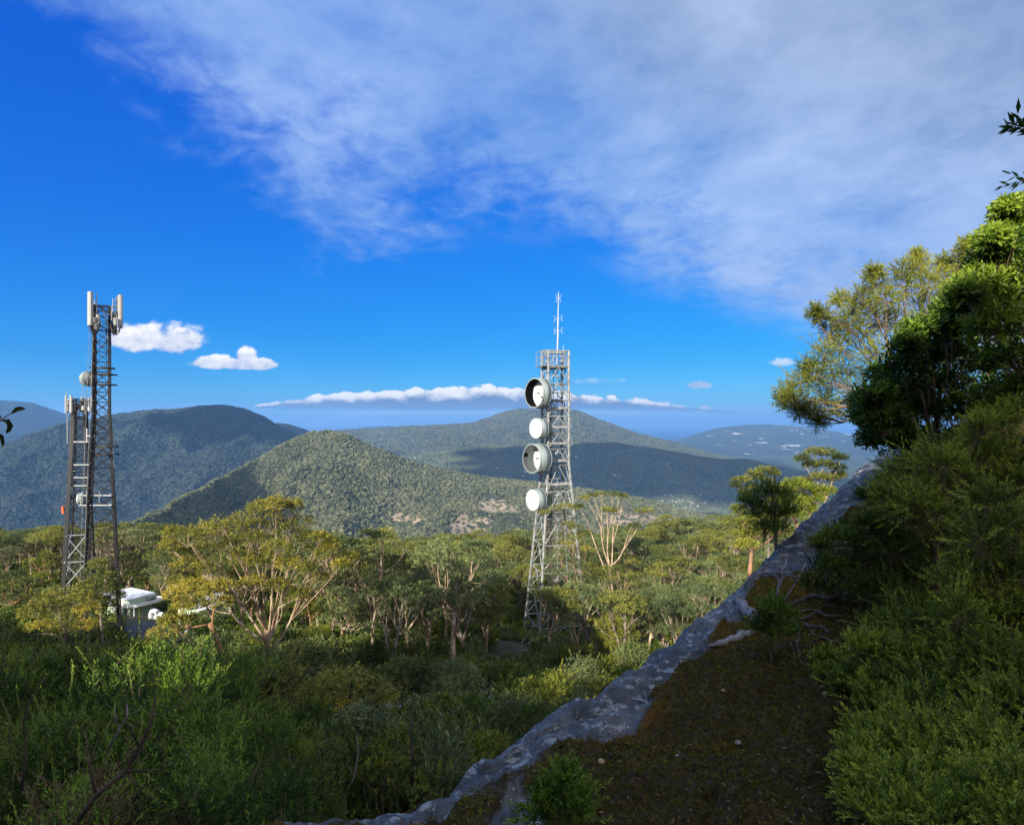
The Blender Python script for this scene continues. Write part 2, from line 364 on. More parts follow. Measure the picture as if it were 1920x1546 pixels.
MV_R1 = veg_mat('far_forest_blue', (.022, .03, .028), (.010, .015, .015), (.036, .045, .035), scale=.02, big=.0015, bump=10)
MV_R2 = veg_mat('ridge_forest', (.07, .076, .042), (.024, .03, .018), (.12, .12, .07), rock=1.0, rscale=.012, scale=.07, bump=4, rlo=.50, rockcol=(.33, .26, .19))
MV_R3 = veg_mat('mountain_forest', (.055, .065, .035), (.03, .038, .022), (.085, .09, .045), scale=.012, big=.001, bump=10)
MV_R4 = veg_mat('specked_forest', (.085, .10, .06), (.04, .052, .032), (.13, .14, .075), rock=1.0, rscale=.009, scale=.025, big=.002, bump=8, rockcol=(.6, .57, .52), rlo=.60)
MV_R5 = veg_mat('granite_hills', (.06, .075, .045), (.035, .045, .03), (.09, .10, .055), rock=1.0, rscale=.004, scale=.01, big=.0008, bump=10, rockcol=(.6, .56, .5), rlo=.665)
MV_FL = veg_mat('valley_heath', (.08, .10, .045), (.04, .055, .028), (.15, .16, .06), scale=.008, big=.0009, bump=2)

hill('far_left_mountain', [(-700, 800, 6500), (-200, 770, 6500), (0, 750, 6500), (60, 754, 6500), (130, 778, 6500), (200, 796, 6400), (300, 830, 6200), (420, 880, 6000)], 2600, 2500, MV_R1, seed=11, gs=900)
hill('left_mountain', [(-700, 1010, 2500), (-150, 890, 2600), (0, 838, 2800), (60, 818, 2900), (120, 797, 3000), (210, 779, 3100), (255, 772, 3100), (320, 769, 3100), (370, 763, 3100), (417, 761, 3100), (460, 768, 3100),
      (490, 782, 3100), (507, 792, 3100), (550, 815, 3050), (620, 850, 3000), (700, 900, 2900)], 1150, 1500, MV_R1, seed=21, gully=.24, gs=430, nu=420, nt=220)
hill('left_mountain_spur', [(440, 800, 4000), (507, 792, 4000), (540, 793, 4000), (575, 806, 3950), (640, 840, 3900), (720, 880, 3800)], 1200, 1000, MV_R1, seed=22, gs=500, gully=.1, nu=100, nt=70)
def r2rock(X, Y, Z):
    s = np.zeros_like(X)
    for px, py, d, rx, ry in [(925, 945, 1080, 30, 22), (905, 975, 1020, 46, 26), (945, 975, 1020, 30, 30), (750, 970, 1020, 18, 10), (785, 980, 1000, 16, 10), (860, 990, 980, 30, 14), (960, 1000, 980, 40, 24), (1180, 985, 950, 60, 30), (290, 945, 1000, 30, 20)]:
        qx, qz = (X / Y * F + 960 - px) / rx, (HZ - Z / Y * F - py) / ry
        s = np.maximum(s, np.clip(1.6 - np.hypot(qx, qz), 0, 1))
    return s
hill('middle_ridge', [(120, 1060, 520), (200, 1010, 600), (300, 960, 760), (400, 906, 1000), (480, 863, 1250), (540, 828, 1420), (580, 812, 1500), (612, 808, 1520), (650, 815, 1520), (700, 838, 1540), (760, 862, 1560),
      (830, 880, 1580), (900, 893, 1580), (1000, 905, 1560), (1100, 918, 1540), (1200, 935, 1500), (1300, 962, 1450), (1400, 985, 1400), (1600, 1030, 1300)], [900, 850, 800, 780, 780, 800, 800, 820, 820, 820, 820, 820, 820, 800, 780, 750, 700, 650, 600], 900, MV_R2, seed=31, gully=.12, gs=240, nu=460, nt=220, power=1.12, rockf=r2rock)
hill('granite_mountain', [(480, 850, 4700), (560, 815, 4800), (620, 808, 4900), (700, 806, 5000), (760, 800, 5000), (830, 798, 5100), (890, 793, 5300), (940, 775, 5500), (965, 769, 5500), (985, 767, 5500), (1040, 768, 5500), (1080, 770, 5500),
      (1110, 782, 5500), (1150, 797, 5400), (1200, 815, 5300), (1260, 829, 5200), (1330, 850, 5000), (1400, 866, 4800), (1520, 890, 4600)], 1900, 1800, MV_R3, seed=41, gully=.05, gs=700, nu=300, nt=130)
hill('shaded_ridge', [(560, 905, 3000), (700, 862, 3300), (800, 850, 3500), (900, 838, 3600), (1000, 833, 3650), (1070, 830, 3650), (1150, 831, 3600), (1220, 840, 3550), (1290, 853, 3500), (1350, 863, 3400), (1400, 862, 3300), (1450, 873, 3250), (1550, 893, 3200), (1750, 925, 3000)], 1050, 1000, MV_R4, seed=51, gully=.06, gs=420, nu=360, nt=150)
hill('granite_hill', [(1190, 850, 9000), (1260, 832, 9300), (1300, 815, 9500), (1340, 803, 9600), (1390, 797, 9700), (1430, 795, 9700), (1480, 797, 9700), (1540, 804, 9600), (1600, 815, 9500), (1680, 830, 9300), (1900, 845, 9000)], 2700, 2000, MV_R5, seed=61, gully=.06, gs=1200, nu=200, nt=90)
hill('sea_headland', [(1235, 828, 12800), (1262, 823, 12800), (1290, 821, 12800), (1320, 822, 12900), (1360, 826, 13000)], 700, 600, MV_R3, base=-402, seed=66, gs=500, nu=60, nt=30)
hill('far_low_hills', [(560, 822, 9000), (640, 806, 9200), (680, 801, 9400), (730, 798, 9400), (770, 803, 9200), (840, 812, 9000)], 1800, 1500, MV_R3, seed=71, gs=900, nu=80, nt=40)

def build_flats():
    uu = np.linspace(-1.6, 1.6, 240); yy = np.geomspace(500, 13000, 160); Y, U = np.meshgrid(yy, uu, indexing='ij'); X = U * Y
    Z = -393 + fbm(X, Y, 600, 4, 81) * 9; Z = np.where(Y > 12500 + 900 * vnoise(X / 1500, Y * 0, 5), -405, Z)
    me = fast_mesh('valley_floor', np.stack([X, Y, Z], -1).reshape(-1, 3), grid_faces(*X.shape), MV_FL, True)
    link('valley_floor', me, kind='structure')
    m = bpy.data.materials.new('sea_water'); m.use_nodes = True; t = NT(m.node_tree); b = t.n['Principled BSDF']
    b.inputs['Base Color'].default_value = (.004, .05, .22, 1); b.inputs['Roughness'].default_value = .55; b.inputs['Specular IOR Level'].default_value = .25
    n = 96; a = np.arange(n) / n * 2 * math.pi
    V = [(0, 0, -401)] + [(60000 * math.sin(q), 60000 * math.cos(q), -401) for q in a]
    me = fast_mesh('sea', V, [(0, 1 + (k + 1) % n, 1 + k) for k in range(n)], m); link('sea', me, kind='structure')
build_flats()

# ------------------------------------------------------------------ distant forest on the hills
def gn_scatter(name, pts, scl, rot, protos, label=None, cat=None, mat_=None):
    """stuff: instances of small crowns on a cloud of points (positions baked by numpy)"""
    me = bpy.data.meshes.new(name); me.vertices.add(len(pts)); me.vertices.foreach_set('co', np.asarray(pts, np.float32).ravel())
    for k, arr in (('sc', scl), ('rz', rot), ('pick', np.random.RandomState(5).randint(0, len(protos), len(pts)))):
        a = me.attributes.new(k, 'FLOAT', 'POINT'); a.data.foreach_set('value', np.asarray(arr, np.float32))
    o = link(name, me, kind='stuff')
    if label: o['label'] = label
    if cat: o['category'] = cat
    g = bpy.data.node_groups.new(name, 'GeometryNodeTree'); g.interface.new_socket('Geometry', in_out='INPUT', socket_type='NodeSocketGeometry'); g.interface.new_socket('Geometry', in_out='OUTPUT', socket_type='NodeSocketGeometry')
    gi = g.nodes.new('NodeGroupInput'); go = g.nodes.new('NodeGroupOutput'); jn = g.nodes.new('GeometryNodeJoinGeometry')
    def att(nm):
        n = g.nodes.new('GeometryNodeInputNamedAttribute'); n.data_type = 'FLOAT'; n.inputs[0].default_value = nm; return n.outputs[0]
    mp = g.nodes.new('GeometryNodeMeshToPoints'); g.links.new(gi.outputs[0], mp.inputs[0])
    for i, po in enumerate(protos):
        io = g.nodes.new('GeometryNodeInstanceOnPoints'); ob = g.nodes.new('GeometryNodeObjectInfo'); ob.inputs[0].default_value = po
        cmp = g.nodes.new('FunctionNodeCompare'); cmp.data_type = 'FLOAT'; cmp.operation = 'EQUAL'
        g.links.new(att('pick'), cmp.inputs[0]); cmp.inputs[1].default_value = i; cmp.inputs['Epsilon'].default_value = .1
        cx = g.nodes.new('ShaderNodeCombineXYZ'); g.links.new(att('rz'), cx.inputs[2])
        g.links.new(mp.outputs[0], io.inputs['Points']); g.links.new(cmp.outputs[0], io.inputs['Selection']); g.links.new(ob.outputs['Geometry'], io.inputs['Instance'])
        g.links.new(cx.outputs[0], io.inputs['Rotation']); g.links.new(att('sc'), io.inputs['Scale']); g.links.new(io.outputs[0], jn.inputs[0])
    g.links.new(jn.outputs[0], go.inputs[0])
    md = o.modifiers.new('scatter', 'NODES'); md.node_group = g; return o
def blob_protos(mat_, n=4, sub=2, flat=.8, amp=.35, seed=0):
    import bmesh
    out = []
    for k in range(n):
        bm = bmesh.new(); bmesh.ops.create_icosphere(bm, subdivisions=sub, radius=.5); rs = np.random.RandomState(seed + k)
        for v in bm.verts:
            v.co *= 1 + rs.uniform(-amp, amp); v.co.z = v.co.z * flat + .25
        me = bpy.data.meshes.new('far_crown'); bm.to_mesh(me); bm.free(); me.materials.append(mat_)
        out.append(bpy.data.objects.new('far_crown', me))
    return out
def sample_hill(name, n, rs, dens=None, nearonly=True):
    X, Y, Z, rk = HILLS[name]; nt, nu = X.shape
    ax = np.hypot(X[1:, :-1] - X[:-1, :-1], Y[1:, :-1] - Y[:-1, :-1]); bx = np.hypot(X[:-1, 1:] - X[:-1, :-1], Y[:-1, 1:] - Y[:-1, :-1])
    w = (ax * bx) * ((np.arange(nt - 1)[:, None] < nt * (.56 if nearonly else 1)))
    uu = X[:-1, :-1] / Y[:-1, :-1]; w = w * ((uu > -.95) & (uu < .9))
    p = (w / w.sum()).ravel(); idx = rs.choice(len(p), n, p=p); i, j = idx // (nu - 1), idx % (nu - 1); a, b = rs.rand(n), rs.rand(n)
    def bi(M): return (M[i, j] * (1 - a) * (1 - b) + M[i + 1, j] * a * (1 - b) + M[i, j + 1] * (1 - a) * b + M[i + 1, j + 1] * a * b)
    return bi(X), bi(Y), bi(Z), bi(rk)
def crown_mat(name, dark, mid, bright):
    m = bpy.data.materials.new(name); m.use_nodes = True; t = NT(m.node_tree); b = t.n['Principled BSDF']
    oi = t.node('ShaderNodeObjectInfo'); g = t.node('ShaderNodeNewGeometry').outputs['Position']
    f = t.m('ADD', t.m('MULTIPLY', oi.outputs['Random'], .55), t.m('MULTIPLY', t.noise(g, .006, 3, .6), .6))
    t.put(b.inputs['Base Color'], t.ramp(f, [(.15, dark), (.5, mid), (.9, bright)])); b.inputs['Roughness'].default_value = .9; b.inputs['Specular IOR Level'].default_value = .1
    return m
def far_forests():
    rs = np.random.RandomState(2)
    for nm, n, s0, s1, cols, lab in [
        ('middle_ridge', 150000, 3, 9.5, ((.020, .027, .013), (.075, .084, .040), (.165, .168, .09)), 'olive green forest cover on the sunlit middle ridge'),
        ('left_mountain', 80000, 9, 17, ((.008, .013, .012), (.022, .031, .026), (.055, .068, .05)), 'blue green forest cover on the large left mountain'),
        ('shaded_ridge', 60000, 8, 15, ((.04, .05, .03), (.085, .10, .055), (.14, .155, .08)), 'dark forest cover on the shaded ridge right of the mast'),
        ('granite_mountain', 45000, 12, 22, ((.035, .045, .03), (.07, .08, .048), (.11, .12, .068)), 'low forest cover on the high mountain behind the mast')]:
        X, Y, Z, rk = sample_hill(nm, n, rs)
        keep = np.ones(n, bool)
        if nm == 'middle_ridge': keep = (rk < .55) | (rs.rand(n) < .12)
        s = rs.uniform(s0, s1, n) * np.where(rs.rand(n) < .2, .6, 1)
        pr = blob_protos(crown_mat('crowns_' + nm, *cols), seed=hash(nm) % 1000 if False else len(nm))
        gn_scatter('forest', np.stack([X, Y, Z - s * .12], -1)[keep], s[keep], rs.uniform(0, 6.28, n)[keep], pr, lab, 'forest')
far_forests()
# ------------------------------------------------------------------ the summit rock the camera stands on
RIM = np.array([(-6, 2.6, -2.35), (-3.2, 2.75, -2.05), (-1.34, 2.95, -1.95), (-.46, 3.3, -2.06), (.15, 4.2, -2.14), (1.16, 5.5, -2.12), (2.5, 7.0, -1.98), (3.64, 8.0, -1.54), (5.35, 9.0, -.47), (7.5, 10.2, -.45), (11, 11, -.3)])
BARE = (.02, 2.86); GOLD = P(1385, 1125, 6.3)
def rim_coords(x, y):
    best = np.full(x.shape, 1e9); sg = np.zeros(x.shape); rz = np.zeros(x.shape)
    for a, b in zip(RIM[:-1], RIM[1:]):
        d = b[:2] - a[:2]; L = d @ d; t = np.clip(((x - a[0]) * d[0] + (y - a[1]) * d[1]) / L, 0, 1)
        qx, qy = x - (a[0] + t * d[0]), y - (a[1] + t * d[1]); ds = np.hypot(qx, qy)
        side = np.sign(d[1] * qx - d[0] * qy); m = ds < best
        best = np.where(m, ds, best); sg = np.where(m, side, sg); rz = np.where(m, a[2] + t * (b[2] - a[2]), rz)
    return best * sg, rz
def rock_z(x, y, fine=True):
    x = np.asarray(x, float); y = np.asarray(y, float); wx = x + fbm(x, y, .9, 3, 17) * .16; wy = y + fbm(x, y, .9, 3, 18) * .16
    t, rz = rim_coords(wx, wy); ti = np.maximum(t, 0); to = np.maximum(-t, 0)
    rise = .10 * ti + .035 * np.maximum(x - 1.5, 0) * np.minimum(ti, 4) + .02 * ti ** 2 * (x > 1)
    z = rz + rise - (1.1 * to + 1.1 * to ** 2) - .06 * np.exp(-(t / .3) ** 2) + .03
    z = np.minimum(z, rz + .1 + .35 * ti)
    if fine:
        z = z + fbm(x, y, 1.3, 3, 21) * .07 + fbm(x, y, .30, 4, 22, .5) * .055 * (1 + sstep(t, 1.2, .4))
        qx, qy = x * .64 + y * .77, -x * .77 + y * .64; st = fbm(qx * .25, qy, .16, 4, 26, .6); crk = ridged(qx * .3, qy, .34, 3, 25)
        z = z - np.maximum(crk - .7, 0) * .06 * sstep(t, 1.5, .3) + st * .045 * sstep(t, 1.6, .5)
        z = z + sstep(moss_mask(x, y, t), .35, .65) * (.05 + .11 * np.abs(fbm(x, y, .16, 4, 27)) + .07 * fbm(x, y, .5, 2, 28))
    return np.maximum(z, -13)
def moss_mask(x, y, t=None):
    if t is None: t, _ = rim_coords(x, y)
    w = np.interp(x, [-2, -.4, .2, 1.2, 2.2, 2.9, 3.6, 5], [.25, .3, .5, .65, .5, .3, .75, .8])
    t = t - 1.6 * np.exp(-(((x - BARE[0]) / .10) ** 2 + ((y - BARE[1]) / .16) ** 2))
    return np.clip(.5 + (t - w + fbm(x, y, .7, 4, 31) * .55) * 2.2, 0, 1)
def build_rock():
    xs = np.concatenate([np.linspace(-6, -2, 60)[:-1], np.linspace(-2, 5.5, 330), np.linspace(5.55, 14, 70)]); ys = np.concatenate([np.linspace(-4, .8, 50)[:-1], np.linspace(.8, 10, 400), np.linspace(10.05, 17, 60)])
    Y, X = np.meshgrid(ys, xs, indexing='ij'); Z = rock_z(X, Y); t, _ = rim_coords(X, Y); mm = moss_mask(X, Y, t)
    m = bpy.data.materials.new('granite_and_moss'); m.use_nodes = True; n = NT(m.node_tree); b = n.n['Principled BSDF']
    g = n.node('ShaderNodeNewGeometry').outputs['Position']; at = n.node('ShaderNodeAttribute', attribute_name='moss').outputs['Fac']
    a1 = n.noise(g, 1.8, 6, .65, .3); a2 = n.noise(g, 9, 6, .7); a3 = n.noise(g, 45, 5, .7); st = n.noise(n.vm('MULTIPLY', g, (1.0, 1.0, 4.0)), 6, 5, .7, .6)
    c = n.ramp(a1, [(.3, (.04, .044, .048)), (.48, (.085, .09, .10)), (.62, (.15, .155, .165))])
    c = n.mix(n.m('MULTIPLY', n.ss(a2, .52, .62), .75), c, (.025, .028, .028)); c = n.mix(n.m('MULTIPLY', n.ss(st, .54, .6), .8), c, (.38, .40, .40))
    c = n.mix(n.m('MULTIPLY', n.ss(a3, .55, .75), .5), c, (.28, .28, .27))
    st2 = n.noise(n.vm('MULTIPLY', g, (5.0, 1.2, 1.0)), 5, 6, .75, .4); c = n.mix(n.m('MULTIPLY', n.ss(st2, .52, .66), .6), c, (.022, .024, .026))
    vo = n.node('ShaderNodeTexVoronoi'); n.put(vo.inputs['Vector'], g); vo.inputs['Scale'].default_value = 24; c = n.mix(n.m('MULTIPLY', n.ss(vo.outputs['Distance'], .22, .14), n.ss(a1, .5, .6)), c, (.42, .44, .42))
    c = n.mix(n.m('MULTIPLY', n.ss(n.noise(g, 3.1, 5, .7), .6, .7), .5), c, (.22, .15, .11))
    b1 = n.noise(g, 3.2, 6, .7); b2 = n.noise(g, 34, 6, .8)
    mo = n.ramp(b2, [(.3, (.008, .006, .002)), (.47, (.050, .034, .008)), (.6, (.14, .095, .022)), (.74, (.34, .25, .10))])
    mo = n.mix(n.m('MULTIPLY', n.ss(b1, .5, .62), .75), mo, n.mix(n.ss(b2, .4, .65), (.016, .018, .002), (.24, .22, .012))); mo = n.mix(n.m('MULTIPLY', n.ss(n.noise(g, 1.7, 5, .7), .54, .66), .7), mo, n.mix(n.ss(b2, .4, .62), (.010, .006, .003), (.15, .09, .035)))
    edge = n.m('MULTIPLY', n.ss(at, .2, .5), n.ss(at, .95, .6)); rust = n.mix(n.noise(g, 14, 4, .6), (.16, .055, .008), (.24, .13, .012))
    dv = n.vm('SUBTRACT', g, tuple(float(q) for q in GOLD)); ln = n.node('ShaderNodeVectorMath', operation='LENGTH'); n.put(ln.inputs[0], dv)
    mo = n.mix(n.m('MULTIPLY', n.ss(n.m('MULTIPLY_ADD', b1, 1.6, ln.outputs['Value']), 2.2, 1.3), .9), mo, n.mix(n.ss(b2, .35, .65), (.10, .045, .004), (.36, .22, .012)))
    mo = n.mix(n.m('MULTIPLY', n.m('MULTIPLY', edge, .95), n.ss(n.noise(g, 1.1, 4, .6), .42, .62)), mo, rust)
    bare = n.m('MULTIPLY', n.ss(n.noise(g, .9, 5, .7), .64, .68), .9)
    f = n.m('MULTIPLY', n.ss(n.m('ADD', at, n.m('MULTIPLY', n.m('SUBTRACT', a2, .5), .8)), .32, .5), n.m('SUBTRACT', 1.0, bare))
    n.put(b.inputs['Base Color'], n.mix(f, c, mo)); n.put(b.inputs['Roughness'], n.m('MULTIPLY_ADD', f, .3, .6)); b.inputs['Specular IOR Level'].default_value = .35
    bn = n.node('ShaderNodeBump'); bn.inputs['Strength'].default_value = 1; bn.inputs['Distance'].default_value = .03
    n.put(bn.inputs['Height'], n.m('ADD', n.m('ADD', n.m('MULTIPLY', a2, .6), n.m('MULTIPLY', a3, .6)), n.m('MULTIPLY', b2, n.m('MULTIPLY', f, 1.6)))); n.l.new(bn.outputs[0], b.inputs['Normal'])
    me = fast_mesh('summit_rock', np.stack([X, Y, Z], -1).reshape(-1, 3), grid_faces(*X.shape), m, True, attrs={'moss': ('POINT', mm.ravel())})
    link('summit_rock', me, kind='structure')
build_rock()
def on_rock(px, py):                       # where the line of sight through a pixel meets the rock
    d = np.arange(1.5, 14, .01); X, Y, Z = (px - 960) / F * d, d, (HZ - py) / F * d
    k = np.nonzero(Z <= rock_z(X, Y))[0]
    return P(px, py, d[k[0]] if len(k) else 8)

# ------------------------------------------------------------------ lattice masts
GALV = mat('galvanised_steel', (.36, .38, .39), .5, .12, 3, .35); GALV_OLD = mat('weathered_galvanised_steel', (.28, .29, .29), .7, .2, 2.5, .2)
DARKST = mat('dark_weathered_steel', (.018, .017, .018), .7, .3, 2.0, .3, col2=(.04, .03, .026)); CABLE = mat('black_cable', (.02, .02, .022), .5, .1)
SHROUD = mat('pale_grey_shroud', (.27, .32, .32), .5, .06, 1.2); RADOME = mat('white_radome', (.86, .87, .88), .35, .02, 1); ABSORB = mat('black_absorber', (.006, .006, .006), .95, .1, spec=.05)
PANEL = mat('antenna_cover', (.36, .36, .345), .45, .03, 1); WHITEP = mat('white_paint', (.52, .54, .55), .5, .04, 2)
def lattice(name, base, h, half, rot, levels, mats, label, cat='mast', leg_r=.08, br_r=.035, legs=4, xstyle='x'):
    """half(z) = half width of the square at height z above the base"""
    root = empty(name, base, label, cat); b = np.array(base, float)
    ca, sa = math.cos(rot), math.sin(rot)
    def corner(k, z):
        q = half(z); lx, ly = [(-1, -1), (1, -1), (1, 1), (-1, 1)][k] if legs == 4 else [(-1, -.6), (1, -.6), (0, 1.1)][k]
        lx *= q; ly *= q; return b + np.array([lx * ca - ly * sa, lx * sa + ly * ca, z])
    zs = levels
    for k in range(legs):
        m = MB(); m.tube([corner(k, z) for z in zs], leg_r, 6)
        m.box(corner(k, 0) + np.array([0, 0, .1]), (leg_r * 5, leg_r * 5, .2)); m.build('leg', mats[0], root)
    for k in range(legs):
        m = MB(); k2 = (k + 1) % legs
        for z0, z1 in zip(zs[:-1], zs[1:]):
            a0, a1, c0, c1 = corner(k, z0), corner(k, z1), corner(k2, z0), corner(k2, z1)
            if xstyle == 'x': m.bar(a0, c1, br_r); m.bar(c0, a1, br_r); m.bar(a1, c1, br_r)
            else:
                mid = (a1 + c1) / 2; m.bar(a0, mid, br_r); m.bar(c0, mid, br_r); m.bar(a1, c1, br_r * 1.2)
                q0, q1 = (a0 + mid) / 2, (c0 + mid) / 2; m.bar(q0, (a0 + a1) / 2, br_r * .7); m.bar(q1, (c0 + c1) / 2, br_r * .7)
        m.build('lattice_bracing', mats[1], root)
    return root, corner
def dish(root, c, ax, r, depth, kind, mount_to, label=None):
    ax = norm(np.array(ax, float)); c = np.array(c, float); back = c - ax * depth
    pn = empty('dish', c, None, None); del_ = [pn.pop(k) for k in list(pn.keys())]
    pn.parent = root; pn.location = tuple(c - np.array(root.location))
    if label: pn['label'] = label
    m = MB(); m.lathe([(0, r), (depth, r), (depth + .02, r * .97), (depth + .02, r * .93), (depth - .01, r * .965), (0.02, r * .965)], back, ax, 48, closed=True)
    for q in (0.05, depth * .5, depth - .03): m.lathe([(q, r * 1.0), (q, r * 1.022), (q + .04, r * 1.022), (q + .04, r * 1.0)], back, ax, 48)
    up = np.array([0, 0, 1.0]); e1 = norm(np.cross(ax, up)); e2 = np.cross(e1, ax)
    for k in range(24):                                   # clamps where the shroud meets the reflector
        an = k / 24 * 2 * math.pi; rd = e1 * math.cos(an) + e2 * math.sin(an)
        m.box(back + ax * depth * .35 + rd * r * 1.02, (.05, .05, .16), axes=[np.cross(ax, rd), rd, ax])
    m.build('shroud', SHROUD, pn, True)
    m = MB(); m.lathe([(-.02, .001), (-.3 * r, r * .3), (-.2 * r, r * .7), (0, r * .96), (.05, r * .96), (-.12 * r, r * .7), (-.2 * r, r * .3), (-.22 * r, .001)][0:4], back + ax * .0, ax, 40)
    m.lathe([(.02, r * .95), (-.10 * r, r * .7), (-.19 * r, r * .3), (-.20 * r, .001)], back + ax * .06, ax, 40); m.build('reflector', WHITEP if kind != 'radome' else GALV, pn, True)
    if kind == 'radome':
        m = MB(); m.lathe([(depth - .05, r * .98), (depth + .03, r * .96), (depth + .07, r * .7), (depth + .09, r * .3), (depth + .095, .001)], back, ax, 48); m.build('radome', RADOME, pn, True)
        m = MB(); pc = back + ax * (depth + .088) + e2 * r * .42
        m.box(pc, (r * .34, r * .10, .006), axes=[e1, e2, ax]); m.box(pc - e2 * r * .10 - e1 * r * .06, (r * .2, r * .05, .006), axes=[e1, e2, ax]); m.build('maker_patch', mat('faded_red', (.55, .12, .1), .6, .2, 20), pn)
    else:
        if kind == 'dark': m = MB(); m.lathe([(.08, r * .955), (depth - .015, r * .955)], back, ax, 48); m.build('absorber_lining', ABSORB, pn, True)
        else:
            m = MB(); rd = e1 * .96 + e2 * .22; rd = norm(-rd if False else rd)
            m.box(back + ax * depth * .75 + rd * r * .93, (.42, .04, .40), axes=[np.cross(ax, rd), rd, ax]); m.build('absorber_patch', ABSORB, pn)
        m = MB(); f = back + ax * depth * .55
        m.bar(f, back, .03); m.tube([f + e2 * .02, f + e1 * .25 + e2 * .1, f + e1 * .5], .02); m.box(f, (.16, .16, .22), axes=[e1, e2, ax])
        for an in (.6, 2.7, 4.7): m.bar(f, back + (e1 * math.cos(an) + e2 * math.sin(an)) * r * .9, .012)
        m.build('feed_horn', GALV_OLD, pn)
    m = MB(); hub = back - ax * .32 * r; m.lathe([(0, r * .25), (.14, r * .33), (.14, .001)], hub, ax, 20)
    for mt in mount_to: m.bar(hub, mt, .06, 6); m.bar(back - ax * .1 + e2 * r * .5, mt, .035, 5); m.bar(back - ax * .1 - e2 * r * .5, mt, .035, 5)
    m.build('mount', GALV, pn); return pn
def dipole_loop(m, c, ex, w, h, r=.014):
    c = np.array(c, float); ex = np.array(ex, float); z = np.array([0, 0, 1.0]); hw, hh = w / 2, h / 2
    pts = [c + ex * hw * math.cos(a) + z * (hh - hw) * (1 if 0 <= math.sin(a) else -1) + z * hw * math.sin(a) for a in np.linspace(0, 2 * math.pi, 17)]
    m.tube(pts, r, 5)

